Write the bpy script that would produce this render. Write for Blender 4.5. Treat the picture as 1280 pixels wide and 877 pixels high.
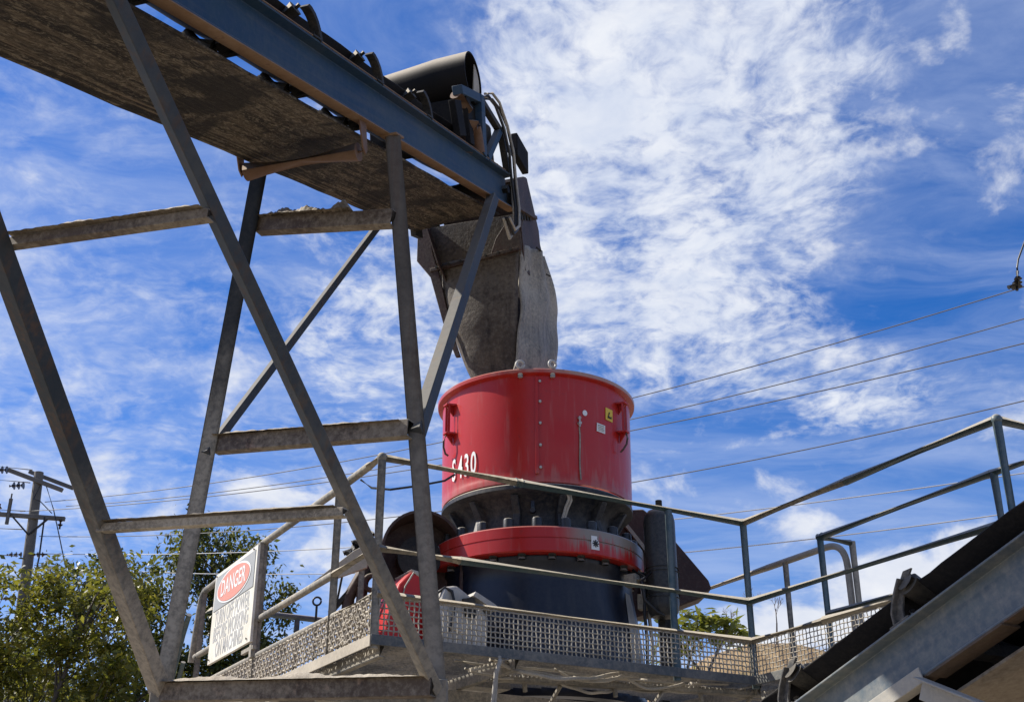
import bpy, math, random
import numpy as np
from mathutils import Vector, Matrix
R = math.radians
random.seed(7)
rng = np.random.default_rng(11)
for o in list(bpy.data.objects):
    bpy.data.objects.remove(o)
scene = bpy.context.scene
COL = scene.collection

# ------------------------------------------------------------------ camera
cam = bpy.data.cameras.new('camera')
cam.sensor_width = 36.0
cam.lens = 1544 / 1280 * 36
cam.clip_end = 3000
cam_o = bpy.data.objects.new('camera', cam)
COL.objects.link(cam_o)
cam_o.location = (0, 0, 1.6)
cam_o.rotation_euler = (R(90 + 24.67), 0, 0)
scene.camera = cam_o

# ------------------------------------------------------------------ light
SUN_AZ, SUN_EL = R(-77), R(43)          # azimuth clockwise from +Y
sun_dir = Vector((math.sin(SUN_AZ) * math.cos(SUN_EL), math.cos(SUN_AZ) * math.cos(SUN_EL), math.sin(SUN_EL)))
sl = bpy.data.lights.new('sun', 'SUN')
sl.energy = 5.0
sl.angle = R(0.53)
sl.color = (1.0, 0.94, 0.84)
so = bpy.data.objects.new('sun', sl)
COL.objects.link(so)
so.rotation_euler = (-sun_dir).to_track_quat('-Z', 'Y').to_euler()
so.location = sun_dir * 60

scene.view_settings.view_transform = 'Standard'
scene.view_settings.look = 'None'
scene.view_settings.exposure = 0.55
scene.view_settings.gamma = 1.0
scene.render.engine = 'CYCLES'
scene.cycles.max_bounces = 6
scene.cycles.transparent_max_bounces = 6


class NT:
    """small helper for node trees"""
    def __init__(s, tree):
        s.t = tree
    def n(s, typ, **kw):
        nd = s.t.nodes.new(typ)
        for k, v in kw.items():
            if k.startswith('i_'):
                key = k[2:]
                nd.inputs[int(key) if key.isdigit() else key.replace('_', ' ')].default_value = v
            else:
                setattr(nd, k, v)
        return nd
    def l(s, a, b):
        s.t.links.new(a, b)
    def val(s, x, sock):
        if isinstance(x, (int, float)):
            sock.default_value = x
        elif isinstance(x, (tuple, list)):
            sock.default_value = tuple(x) if len(x) == 4 or sock.type == 'VECTOR' else tuple(x) + (1,)
        else:
            s.l(x, sock)
    def math(s, op, a, b=0.0, c=None, clamp=False):
        nd = s.n('ShaderNodeMath', operation=op, use_clamp=clamp)
        s.val(a, nd.inputs[0]); s.val(b, nd.inputs[1])
        if c is not None:
            s.val(c, nd.inputs[2])
        return nd.outputs[0]
    def vmath(s, op, a, b=None, out=0):
        nd = s.n('ShaderNodeVectorMath', operation=op)
        s.val(a, nd.inputs[0])
        if b is not None:
            s.val(b, nd.inputs[1])
        return nd.outputs[out]
    def noise(s, vec, scale, detail=6, rough=.55, dist=0.0):
        nd = s.n('ShaderNodeTexNoise')
        if vec is not None:
            s.l(vec, nd.inputs['Vector'])
        nd.inputs['Scale'].default_value = scale
        nd.inputs['Detail'].default_value = detail
        nd.inputs['Roughness'].default_value = rough
        nd.inputs['Distortion'].default_value = dist
        return nd.outputs[0]
    def ramp(s, f, lo, hi, a=0.0, b=1.0, smooth=True):
        nd = s.n('ShaderNodeMapRange', interpolation_type='SMOOTHSTEP' if smooth else 'LINEAR')
        s.val(f, nd.inputs[0])
        nd.inputs[1].default_value = lo; nd.inputs[2].default_value = hi
        nd.inputs[3].default_value = a; nd.inputs[4].default_value = b
        return nd.outputs[0]
    def mix(s, f, a, b):
        nd = s.n('ShaderNodeMix', data_type='RGBA')
        s.val(f, nd.inputs[0]); s.val(a, nd.inputs[6]); s.val(b, nd.inputs[7])
        return nd.outputs[2]


# ------------------------------------------------------------------ world: clear sky with altocumulus
world = bpy.data.worlds.new('World')
scene.world = world
world.use_nodes = True
world.cycles.sampling_method = 'MANUAL'
world.cycles.sample_map_resolution = 512
W = NT(world.node_tree)
world.node_tree.nodes.clear()
sky = W.n('ShaderNodeTexSky', sky_type='NISHITA', sun_disc=False)
sky.sun_elevation = SUN_EL
sky.sun_rotation = SUN_AZ
sky.altitude = 300
sky.air_density = 1.0
sky.dust_density = 0.6
sky.ozone_density = 3.0
hs = W.n('ShaderNodeHueSaturation', i_Saturation=1.37, i_Value=1.22)
W.l(sky.outputs[0], hs.inputs['Color'])
tint = W.mix(1.0, hs.outputs[0], (0.95, 1.0, 1.34)); tint.node.blend_type = 'MULTIPLY'
tc = W.n('ShaderNodeTexCoord')
dirv = W.vmath('NORMALIZE', tc.outputs['Generated'])
sx = W.n('ShaderNodeSeparateXYZ'); W.l(dirv, sx.inputs[0])
zz = W.math('MAXIMUM', W.math('ADD', sx.outputs[2], 0.12), 0.03)
px = W.math('DIVIDE', sx.outputs[0], zz)
py = W.math('DIVIDE', sx.outputs[1], zz)
cv = W.n('ShaderNodeCombineXYZ'); W.l(px, cv.inputs[0]); W.l(py, cv.inputs[1])
P = cv.outputs[0]


def direction(xp, yp):                  # direction of a cloud bank as seen from the yard
    a, b = (xp - 640) / 1544, -(yp - 438.5) / 1544
    cp, sp = math.cos(R(24.67)), math.sin(R(24.67))
    return Vector((a, cp - b * sp, sp + b * cp)).normalized()


def bank(xp, yp, deg, amp, sq=1.0):
    """one bank of cloud: soft round region of the sky, optionally flattened"""
    d = direction(xp, yp)
    if sq != 1.0:
        dv = W.vmath('SUBTRACT', dirv, tuple(d))
        dv = W.vmath('MULTIPLY', dv, (1, 1, sq))
        ln = W.vmath('LENGTH', dv, None, out=1)
        return W.ramp(ln, 0.0, R(deg), amp, 0.0)
    dt = W.vmath('DOT_PRODUCT', dirv, tuple(d), out=1)
    return W.ramp(dt, math.cos(R(deg)), 1.0, 0.0, amp)


cover = None
for a in ((930, 210, 15, .44), (760, 330, 11, .30), (1010, 70, 9, .30), (1080, 500, 8, .62, 2.2), (690, 60, 9, .42), (880, 420, 6, .25),
          (520, 420, 7, .45), (150, 560, 12, .06), (180, 90, 12, .02), (1240, 60, 8, -.55), (1200, 310, 8, -.60),
          (850, 590, 9, -.50), (1150, 620, 6, -.5), (450, 40, 8, -.5), (1000, 420, 4, -.15), (640, 640, 9, -.2)):
    k = bank(*a)
    cover = k if cover is None else W.math('ADD', cover, k)


def cen(f, amp):
    return W.math('MULTIPLY', W.math('SUBTRACT', f, .5), amp)


warp = W.n('ShaderNodeTexNoise', i_Scale=3.0, i_Detail=3.0)
W.l(P, warp.inputs['Vector'])
wv = W.vmath('SCALE', W.vmath('SUBTRACT', warp.outputs['Color'], (.5, .5, .5)))
wv.node.inputs['Scale'].default_value = .16
PW = W.vmath('ADD', P, wv)
patchy = W.noise(PW, 1.6, 3, .5)
lumps = W.noise(PW, 10.0, 9, .60, .2)
fleece = W.noise(PW, 34.0, 6, .60, .3)
stretch = W.n('ShaderNodeMapping'); W.l(PW, stretch.inputs[0])
stretch.inputs['Rotation'].default_value = (0, 0, R(28)); stretch.inputs['Scale'].default_value = (1.0, 2.6, 1)
wisp = W.noise(stretch.outputs[0], 2.4, 8, .62, .5)
rough_f = W.ramp(cover, -.05, .30, .38, 1.0)
dens = W.math('ADD', W.math('MULTIPLY', W.math('ADD', cen(lumps, 2.6), cen(fleece, 1.9)), rough_f), W.math('ADD', cen(patchy, 1.3), cover))
cloud = W.ramp(dens, -.22, 1.12, 0.0, 1.0)
veil = W.math('MULTIPLY', W.ramp(wisp, .26, .82), .46)
# low cumulus towards the horizon
lowv = W.n('ShaderNodeMapping'); W.l(dirv, lowv.inputs[0]); lowv.inputs['Scale'].default_value = (1, 1, 1.7)
cum = W.noise(lowv.outputs[0], 11.0, 9, .58, .3)
lowc = None
for a in ((1150, 770, 7.5, .50, 1.8), (960, 790, 6, .40, 2.0), (1270, 690, 4, .40, 1.4), (350, 622, 4.2, .34, 2.4), (300, 590, 3, .2, 2.), (480, 650, 3, .2, 2.), (1020, 655, 3, .26, 3.)):
    k = bank(*a)
    lowc = k if lowc is None else W.math('ADD', lowc, k)
cumd = W.ramp(W.math('ADD', cen(cum, 1.7), lowc), .10, .42)
haze_f = W.math('MULTIPLY', W.ramp(sx.outputs[2], 0.0, 0.42, 1.0, 0.0), .34)
c0 = W.mix(haze_f, tint, (5.4, 6.6, 8.6))
c1 = W.mix(veil, c0, (6.4, 7.4, 9.8))
shade = W.math('ADD', cen(W.noise(PW, 11.0, 6, .6, .3), 2.2), .5)
c2 = W.mix(W.math('MULTIPLY', cloud, .95), c1, W.mix(shade, (6.6, 7.4, 9.2), (10.0, 10.2, 10.6)))
shade2 = W.math('ADD', cen(W.noise(lowv.outputs[0], 16.0, 7, .6, .3), 2.4), .55)
c3 = W.mix(W.math('MULTIPLY', cumd, .95), c2, W.mix(shade2, (7.2, 7.8, 9.2), (10.0, 10.1, 10.4)))
bg = W.n('ShaderNodeBackground', i_Strength=0.064)
W.l(c3, bg.inputs[0])
wo = W.n('ShaderNodeOutputWorld')
W.l(bg.outputs[0], wo.inputs[0])

# ------------------------------------------------------------------ materials
DUST = (0.50, 0.44, 0.345)
RUST = (0.105, 0.045, 0.022)


def newmat(name):
    m = bpy.data.materials.new(name)
    m.use_nodes = True
    m.node_tree.nodes.clear()
    t = NT(m.node_tree)
    out = t.n('ShaderNodeOutputMaterial')
    b = t.n('ShaderNodeBsdfPrincipled')
    t.l(b.outputs[0], out.inputs[0])
    return m, t, b


def steel(name, base, base2=None, rust=0.25, dust=0.3, up=0.5, rough=.62, scale=5.0, grad=None, metal=0.0,
          rustcol=RUST, dustcol=DUST, streak=None, bump=.25, spec=.35, coords='Object', upr=(.25, .9)):
    """painted or bare steel: two paint tones, rust patches, dust lying on it (more on upward faces)"""
    m, t, b = newmat(name)
    tcn = t.n('ShaderNodeTexCoord')
    v = tcn.outputs[coords]
    if coords == 'Object':
        oi = t.n('ShaderNodeObjectInfo')
        sc_ = t.n('ShaderNodeVectorMath', operation='SCALE'); sc_.inputs[0].default_value = (31, 17, 23)
        t.l(oi.outputs['Random'], sc_.inputs['Scale'])
        v = t.vmath('ADD', tcn.outputs['Object'], sc_.outputs[0])
    n1 = t.noise(v, scale, 8, .6, .3)
    n2 = t.noise(v, scale * 8, 8, .70)
    n3 = t.noise(v, scale * .45, 4, .5)
    col = t.mix(t.ramp(n1, .38, .66), base, base2 or tuple(c * .72 for c in base))
    if rust > 0:
        th = .74 - .42 * rust
        rf = t.ramp(t.math('ADD', t.math('MULTIPLY', n1, .6), t.math('MULTIPLY', n2, .4)), th, th + .09)
        rc = t.mix(n2, tuple(c * .6 for c in rustcol), tuple(c * 1.5 for c in rustcol))
        col = t.mix(rf, col, rc)
    if streak:
        mp = t.n('ShaderNodeMapping'); t.l(v, mp.inputs[0])
        mp.inputs['Scale'].default_value = streak[0]
        st = t.noise(mp.outputs[0], streak[1], 6, .6)
        col = t.mix(t.math('MULTIPLY', t.ramp(st, .48, .68), streak[3]), col, streak[2])
    geo = t.n('ShaderNodeNewGeometry')
    nz = t.n('ShaderNodeSeparateXYZ'); t.l(geo.outputs['Normal'], nz.inputs[0])
    upf = t.math('MULTIPLY', t.ramp(nz.outputs[2], *upr), up)
    df = t.math('ADD', t.math('MULTIPLY', t.ramp(t.math('ADD', t.math('MULTIPLY', n3, .45), t.math('MULTIPLY', n2, .55)), .38, .64), dust), upf)
    if grad:                                # caked dust up to a height on the thing
        sp = t.n('ShaderNodeSeparateXYZ'); t.l(geo.outputs['Position'], sp.inputs[0])
        g = t.ramp(t.math('ADD', sp.outputs[2], t.math('MULTIPLY', t.math('SUBTRACT', n1, .5), 1.0)), grad[0], grad[1], grad[2], 0.0)
        df = t.math('ADD', df, t.math('MULTIPLY', g, t.ramp(n2, .32, .60, .55, 1.0)))
    df = t.math('MINIMUM', df, .96)
    dc = t.mix(n2, tuple(c * .80 for c in dustcol), tuple(min(1, c * 1.14) for c in dustcol))
    col = t.mix(df, col, dc)
    t.l(col, b.inputs['Base Color'])
    t.l(t.math('ADD', t.math('MULTIPLY', df, .25), rough), b.inputs['Roughness'])
    b.inputs['Metallic'].default_value = metal
    b.inputs['Specular IOR Level'].default_value = spec
    if bump:
        bp = t.n('ShaderNodeBump', i_Strength=bump * .6, i_Distance=.006)
        t.l(t.math('ADD', n2, t.math('MULTIPLY', n1, .6)), bp.inputs['Height'])
        t.l(bp.outputs[0], b.inputs['Normal'])
    return m


def plain(name, col, rough=.6, emit=0, spec=.4, var=.18, scale=9.0):
    m, t, b = newmat(name)
    tcn = t.n('ShaderNodeTexCoord')
    n = t.noise(tcn.outputs['Object'], scale, 6, .6)
    t.l(t.mix(n, tuple(c * (1 - var) for c in col), tuple(min(1, c * (1 + var)) for c in col)), b.inputs['Base Color'])
    b.inputs['Roughness'].default_value = rough
    b.inputs['Specular IOR Level'].default_value = spec
    return m


MAT = {}
MAT['stringer'] = steel('blue_channel_paint', (0.010, 0.040, 0.086), (0.018, 0.048, 0.082), rust=.20, dust=.05, up=.55, scale=3.2, grad=None, rough=.55, spec=.25,
                        streak=((1.2, .25, 9), 4.0, (0.10, 0.095, .085), .22))
MAT['flange'] = steel('rusty_flange', (0.19, 0.105, 0.048), (0.24, 0.145, 0.075), rust=.42, dust=.06, up=.5, scale=9, rustcol=(.13, .06, .026))
MAT['trestle'] = steel('dusty_blue_leg', (0.040, 0.047, 0.054), (0.030, 0.040, 0.053), rust=.26, dust=.07, up=.6, scale=2.6, grad=(2.6, 3.9, .72), spec=.3, bump=.05, dustcol=(.34, .30, .235), streak=((14, 14, .8), 1.6, (.075, .042, .024), .55))
MAT['trestle_pipe'] = steel('dust_brown_pipe', (0.105, 0.092, 0.074), (0.075, 0.066, 0.055), rust=.16, dust=.14, up=.4, scale=2.6, grad=(2.6, 4.9, .58), bump=.05, dustcol=(.36, .315, .25), streak=((14, 14, .8), 1.6, (.075, .042, .024), .55))
MAT['trestle_far'] = steel('flaking_blue_leg', (0.020, 0.028, 0.036), (0.030, 0.034, 0.038), rust=.48, dust=.05, up=.35, scale=3.5, grad=(2.85, 3.6, .85), rustcol=(0.060, .034, .022), bump=.05, dustcol=(.36, .315, .25), streak=((14, 14, .8), 1.6, (.075, .042, .024), .55))
MAT['trestle_dark'] = steel('dark_blue_leg', (0.012, 0.017, 0.022), (0.018, 0.022, 0.026), rust=.30, dust=.05, up=.35, scale=4, grad=(3.9, 5.0, .85), rustcol=(0.07, .036, .022), bump=.05, dustcol=(.40, .36, .29))
MAT['cross'] = steel('caked_cross_steel', (0.09, 0.065, 0.045), (0.05, 0.032, 0.022), rust=.46, dust=.42, up=.95, scale=4, bump=.3)
MAT['cross_pale'] = steel('pale_caked_steel', (0.20, 0.17, 0.13), (0.12, 0.10, 0.075), rust=.2, dust=.85, up=.9, scale=7, bump=.4)
MAT['belt_ret'] = None
MAT['rubber'] = steel('black_rubber', (0.008, 0.008, 0.009), (0.012, .011, .011), rust=0, dust=.02, up=.04, rough=.8, scale=7, spec=.12)
MAT['roller'] = steel('rusty_roller', (0.13, 0.066, 0.036), (0.16, 0.09, 0.052), rust=.35, dust=.08, up=.3, scale=8, streak=((1, 8, 1), 6.0, (.07, .035, .022), .2))
MAT['dark'] = steel('dark_steel', (0.016, 0.017, 0.019), (0.024, 0.023, 0.022), rust=.3, dust=.08, up=.45, scale=7, spec=.2)
MAT['hood'] = steel('hood_sheet', (0.008, 0.008, 0.009), (0.012, 0.011, 0.011), rust=.0, dust=.0, up=.98, scale=3, upr=(-.05, .50), spec=.08)
MAT['chute_front'] = steel('cement_crusted_plate', (0.075, 0.055, 0.038), (0.034, 0.023, 0.016), rust=.48, dust=.20, up=.4, scale=4.0, bump=1.4, 
                           streak=((7, 7, .55), 2.4, (.022, .014, .010), .85), rustcol=(.04, .020, .013))
MAT['chute_brown'] = steel('rust_brown_plate', (0.046, 0.020, 0.014), (0.030, 0.016, 0.012), rust=.4, dust=.10, up=.5, scale=6, rustcol=(.05, .024, .016), bump=.6)
MAT['curtain'] = steel('dusty_rubber_curtain', (0.22, 0.205, 0.18), (0.15, 0.14, 0.12), rust=0, dust=.6, up=.5, scale=5, bump=.9,
                       streak=((9, 9, .6), 3.0, (.055, .05, .045), .6))
MAT['railblue'] = steel('railing_blue_grey', (0.030, 0.072, 0.092), (0.048, 0.082, 0.097), rust=.16, dust=.15, up=.7, scale=3, spec=.5, rough=.45, bump=0)
MAT['raildust'] = steel('railing_dust_caked', (0.13, 0.125, 0.11), (0.10, .10, .095), rust=.12, dust=.6, up=.45, scale=3, bump=0)
MAT['railpale'] = steel('railing_pale', (0.34, 0.31, 0.26), (0.26, .24, .20), rust=.1, dust=.5, up=.4, scale=9)
MAT['mesh'] = steel('woven_wire', (0.30, 0.28, 0.24), (0.20, .185, .155), rust=.2, dust=.6, up=.4, scale=8)
MAT['mesh_d'] = steel('woven_wire_caked', (0.36, 0.32, 0.26), (0.24, .21, .165), rust=.15, dust=.8, up=.5, scale=9, bump=.6)
MAT['deck'] = steel('deck_steel', (0.17, 0.16, 0.14), (0.12, 0.115, .10), rust=.2, dust=.6, up=.6, scale=6)
MAT['toe_blue'] = steel('toe_board_grey', (0.075, 0.088, 0.096), (0.062, 0.072, .08), rust=.06, dust=.25, up=.5, scale=5)
MAT['navy'] = steel('navy_shell', (0.0045, 0.0075, 0.017), (0.006, 0.009, 0.018), rust=0, dust=.02, up=.85, rough=.34, scale=4, spec=.42, bump=.05,
                    streak=((5, 5, .4), 2.2, (.10, .095, .085), .10))
MAT['navy_dusty'] = steel('dusty_navy_casting', (0.0065, 0.0095, 0.018), (0.010, 0.012, 0.018), rust=0, dust=.11, up=.85, rough=.5, scale=3.2, spec=.25, bump=.2)
MAT['cap'] = steel('bolt_steel', (0.010, 0.010, 0.011), (0.008, .008, .009), rust=0, dust=.05, up=.7, rough=.4, scale=14, spec=.5)
MAT['white'] = plain('white_sticker', (.72, .72, .70), .5)
MAT['yellow'] = plain('yellow_sticker', (.68, .47, .05), .5)
MAT['ink'] = plain('black_ink', (.015, .015, .015), .6)
MAT['galv'] = plain('galvanised', (.42, .41, .39), .45, spec=.6)
MAT['cable'] = plain('black_cable', (.020, .020, .021), .5)
MAT['greycable'] = steel('dusty_cable', (.24, .23, .21), (.34, .32, .28), rust=0, dust=.7, up=.5, scale=12)
MAT['wire'] = plain('power_wire', (.15, .15, .16), .5)
MAT['wirepale'] = plain('bare_aluminium_wire', (.42, .42, .42), .4, spec=.6)
MAT['concrete'] = steel('weathered_pole', (.115, .105, .092), (.085, .078, .068), rust=0, dust=.1, up=.1, scale=4)
MAT['porcelain'] = plain('brown_porcelain', (.035, .02, .016), .25, spec=.6)
MAT['guardbrown'] = steel('guard_brown', (.055, .026, .020), (.040, .020, .016), rust=.3, dust=.10, up=.5, scale=5, rustcol=(.04, .02, .014))
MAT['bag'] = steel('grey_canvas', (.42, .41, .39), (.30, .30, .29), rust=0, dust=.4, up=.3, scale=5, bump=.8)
MAT['beige'] = steel('dust_covered_sheet', (.36, .32, .25), (.30, .26, .2), rust=.1, dust=.6, up=.6, scale=6)
MAT['stone'] = steel('crushed_stone', (.36, .33, .29), (.27, .25, .22), rust=0, dust=.5, up=.5, scale=7, bump=1.0)
MAT['soil'] = steel('crusted_dirt', (.17, .13, .085), (.10, .075, .05), rust=0, dust=.5, up=.5, scale=9, bump=1.0)
MAT['flange2'] = steel('dark_rusty_flange', (.080, .050, .031), (.06, .04, .027), rust=.45, dust=.08, up=.3, scale=7)
MAT['strap'] = steel('dusty_strap', (.055, .055, .055), (.04, .04, .04), rust=.15, dust=.28, up=.6, scale=6, spec=.25)
MAT['tank'] = steel('grey_tank', (.018, .020, .022), (.014, .016, .018), rust=.05, dust=.08, up=.6, rough=.4, scale=5)
MAT['belt2'] = steel('return_belt_brown', (.17, .125, .075), (.11, .08, .05), rust=0, dust=.3, up=.3, scale=4)
MAT['channel2'] = steel('grey_blue_channel', (0.105, 0.13, 0.14), (0.075, 0.10, 0.125), rust=.10, dust=.30, up=.5, scale=2.4, rough=.5, spec=.40,
                        streak=((2, .5, 9), 2.0, (.030, .055, .090), .6))
MAT['leglit'] = steel('sunlit_leg', (.30, .29, .26), (.24, .23, .21), rust=.12, dust=.4, up=.3, scale=6)  # sunlit brightness put into the leg colour, under some rust and dust


def belt_material():
    m, t, b = newmat('dirty_return_belt')
    tcn = t.n('ShaderNodeTexCoord')
    mp = t.n('ShaderNodeMapping'); t.l(tcn.outputs['Object'], mp.inputs[0]); mp.inputs['Scale'].default_value = (6, .55, 1)
    long_ = t.noise(mp.outputs[0], 3.0, 8, .62, .4)
    mp2 = t.n('ShaderNodeMapping'); t.l(tcn.outputs['Object'], mp2.inputs[0])
    mp2.inputs['Rotation'].default_value = (0, 0, R(-14)); mp2.inputs['Scale'].default_value = (11, 3.0, 1)
    scr = t.noise(mp2.outputs[0], 4.0, 9, .7, 1.4)
    blot = t.noise(tcn.outputs['Object'], 1.6, 6, .6, .4)
    fine = t.noise(mp2.outputs[0], 11.0, 9, .75, 2.2)
    c = t.mix(t.ramp(long_, .38, .62), (.020, .016, .012), (.105, .080, .053))
    c = t.mix(t.math('MULTIPLY', t.ramp(scr, .50, .60), .75), c, (.22, .180, .125))
    c = t.mix(t.math('MULTIPLY', t.ramp(scr, .48, .36), .85), c, (.018, .013, .009))
    c = t.mix(t.math('MULTIPLY', t.ramp(fine, .56, .66), .6), c, (.30, .24, .16))
    c = t.mix(t.math('MULTIPLY', t.ramp(fine, .45, .36), .6), c, (.015, .011, .008))
    c = t.mix(t.math('MULTIPLY', t.ramp(blot, .48, .56), .85), c, (.016, .013, .010))
    mp4 = t.n('ShaderNodeMapping'); t.l(tcn.outputs['Object'], mp4.inputs[0]); mp4.inputs['Scale'].default_value = (26, .35, 1)
    tracks = t.noise(mp4.outputs[0], 2.0, 6, .6)
    sxo = t.n('ShaderNodeSeparateXYZ'); t.l(tcn.outputs['Object'], sxo.inputs[0])
    edge = t.ramp(sxo.outputs[0], -.16, -.30)
    c = t.mix(t.math('MULTIPLY', t.ramp(tracks, .50, .58), t.math('ADD', t.math('MULTIPLY', edge, .6), .25)), c, (.018, .013, .009))
    c = t.mix(t.math('MULTIPLY', t.ramp(tracks, .46, .38), t.math('ADD', t.math('MULTIPLY', edge, .6), .1)), c, (.21, .155, .10))
    t.l(c, b.inputs['Base Color'])
    b.inputs['Roughness'].default_value = .85
    b.inputs['Specular IOR Level'].default_value = .2
    bp = t.n('ShaderNodeBump', i_Strength=.9, i_Distance=.012)
    t.l(t.math('ADD', scr, long_), bp.inputs['Height']); t.l(bp.outputs[0], b.inputs['Normal'])
    return m


MAT['belt_ret'] = belt_material()


def red_paint():
    """red enamel, sun-chalked and dusty, with cleaner wiped patches and a few dust runs"""
    m, t, b = newmat('chalky_red_enamel')
    tcn = t.n('ShaderNodeTexCoord')
    v = tcn.outputs['Object']
    n1 = t.noise(v, 2.2, 7, .55, .3)
    n2 = t.noise(v, 22, 7, .65)
    mp = t.n('ShaderNodeMapping'); t.l(v, mp.inputs[0]); mp.inputs['Scale'].default_value = (7, 7, .6)
    runs = t.noise(mp.outputs[0], 2.6, 6, .6)
    chalk = t.ramp(n1, .28, .72, .02, .15)
    clean = None
    for a, z, r in ((14.7, 2.015, .16), (-22.2, 1.994, .10), (46.1, 1.976, .12), (3, 1.55, .05)):
        p = (.785 * math.sin(R(a)), -.785 * math.cos(R(a)), z)
        dist = t.n('ShaderNodeVectorMath', operation='DISTANCE'); t.l(v, dist.inputs[0]); dist.inputs[1].default_value = p
        k = t.ramp(t.math('ADD', dist.outputs['Value'], t.math('MULTIPLY', t.math('SUBTRACT', n1, .5), .18)), r * .35, r * 1.05, 1.0, 0.0)
        clean = k if clean is None else t.math('MAXIMUM', clean, k)
    chalk = t.math('MULTIPLY', chalk, t.math('SUBTRACT', 1.0, t.math('MULTIPLY', clean, .95)))
    c = t.mix(chalk, (.42, .0100, .0060), (.38, .13, .10))
    c = t.mix(t.math('MULTIPLY', t.ramp(runs, .54, .70), .18), c, (.40, .24, .21))
    c = t.mix(t.math('MULTIPLY', t.ramp(n2, .58, .70), .28), c, (.15, .03, .028))
    sp0 = t.n('ShaderNodeSeparateXYZ'); t.l(v, sp0.inputs[0])
    low = t.math('MULTIPLY', t.ramp(t.math('ADD', sp0.outputs[2], t.math('MULTIPLY', t.math('SUBTRACT', runs, .5), .5)), 1.60, 1.74, .4, 0.0), t.ramp(sp0.outputs[2], 1.50, 1.56))
    c = t.mix(low, c, (.36, .22, .18))
    rimd = t.math('MULTIPLY', t.ramp(sp0.outputs[2], 2.485, 2.505), t.ramp(t.math('ADD', n1, t.math('MULTIPLY', sp0.outputs[0], .25)), .40, .66, .1, .75))
    c = t.mix(rimd, c, (.38, .31, .25))
    geo = t.n('ShaderNodeNewGeometry')
    nz = t.n('ShaderNodeSeparateXYZ'); t.l(geo.outputs['Normal'], nz.inputs[0])
    c = t.mix(t.math('MULTIPLY', t.ramp(nz.outputs[2], .3, .9), .55), c, DUST)
    # splashed grey slurry runs on the right of the lower flange
    sp = t.n('ShaderNodeSeparateXYZ'); t.l(v, sp.inputs[0])
    side = t.math('MULTIPLY', t.ramp(sp.outputs[0], .10, .36), t.ramp(sp.outputs[2], 1.32, 1.26))
    mp3 = t.n('ShaderNodeMapping'); t.l(v, mp3.inputs[0]); mp3.inputs['Scale'].default_value = (16, 16, 1.0)
    drip = t.noise(mp3.outputs[0], 2.6, 5, .6)
    hgt = t.ramp(t.math('ADD', sp.outputs[2], t.math('MULTIPLY', drip, .34)), 1.245, 1.36)
    c = t.mix(t.math('MULTIPLY', t.math('MULTIPLY', side, hgt), .95), c, (.24, .22, .18))
    t.l(c, b.inputs['Base Color'])
    b.inputs['Roughness'].default_value = .30
    b.inputs['Specular IOR Level'].default_value = .38
    bp = t.n('ShaderNodeBump', i_Strength=.06, i_Distance=.01)
    t.l(n2, bp.inputs['Height']); t.l(bp.outputs[0], b.inputs['Normal'])
    return m


MAT['red'] = red_paint()
MAT['redglossy'] = steel('red_cover', (.52, .012, .012), (.42, .010, .012), rust=0, dust=.03, up=.12, rough=.4, scale=5, spec=.3, bump=.1)


def leaf_material(name, cols):
    m = bpy.data.materials.new(name)
    m.use_nodes = True
    m.node_tree.nodes.clear()
    t = NT(m.node_tree)
    out = t.n('ShaderNodeOutputMaterial')
    geo = t.n('ShaderNodeNewGeometry')
    cr = t.n('ShaderNodeValToRGB')
    t.l(geo.outputs['Random Per Island'], cr.inputs[0])
    el = cr.color_ramp.elements
    el[0].position = 0; el[0].color = tuple(cols[0]) + (1,)
    el[1].position = 1; el[1].color = tuple(cols[-1]) + (1,)
    for i, c in enumerate(cols[1:-1]):
        e_ = el.new((i + 1) / (len(cols) - 1)); e_.color = tuple(c) + (1,)
    b = t.n('ShaderNodeBsdfPrincipled', i_Roughness=.42)
    b.inputs['Specular IOR Level'].default_value = .45
    t.l(cr.outputs[0], b.inputs['Base Color'])
    tr = t.n('ShaderNodeBsdfTranslucent')
    t.l(t.mix(.45, cr.outputs[0], (.30, .30, .03)), tr.inputs[0])
    mx = t.n('ShaderNodeMixShader', i_0=.42)
    t.l(b.outputs[0], mx.inputs[1]); t.l(tr.outputs[0], mx.inputs[2])
    t.l(mx.outputs[0], out.inputs[0])
    return m


MAT['leaf_olive'] = leaf_material('olive_leaves', [(.045, .056, .009), (.10, .108, .014), (.17, .165, .022), (.28, .235, .040)])
MAT['leaf_dark'] = leaf_material('dark_leaves', [(.012, .024, .009), (.026, .044, .013), (.048, .070, .017), (.10, .115, .026)])
MAT['leaf_bright'] = leaf_material('bright_leaves', [(.06, .09, .012), (.11, .13, .02), (.17, .17, .03)])
MAT['bark'] = steel('bark', (.085, .068, .05), (.055, .043, .032), rust=0, dust=.1, up=.1, scale=8, bump=.8)
MAT['twig'] = plain('bare_twigs', (.16, .12, .09), .8)

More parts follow.
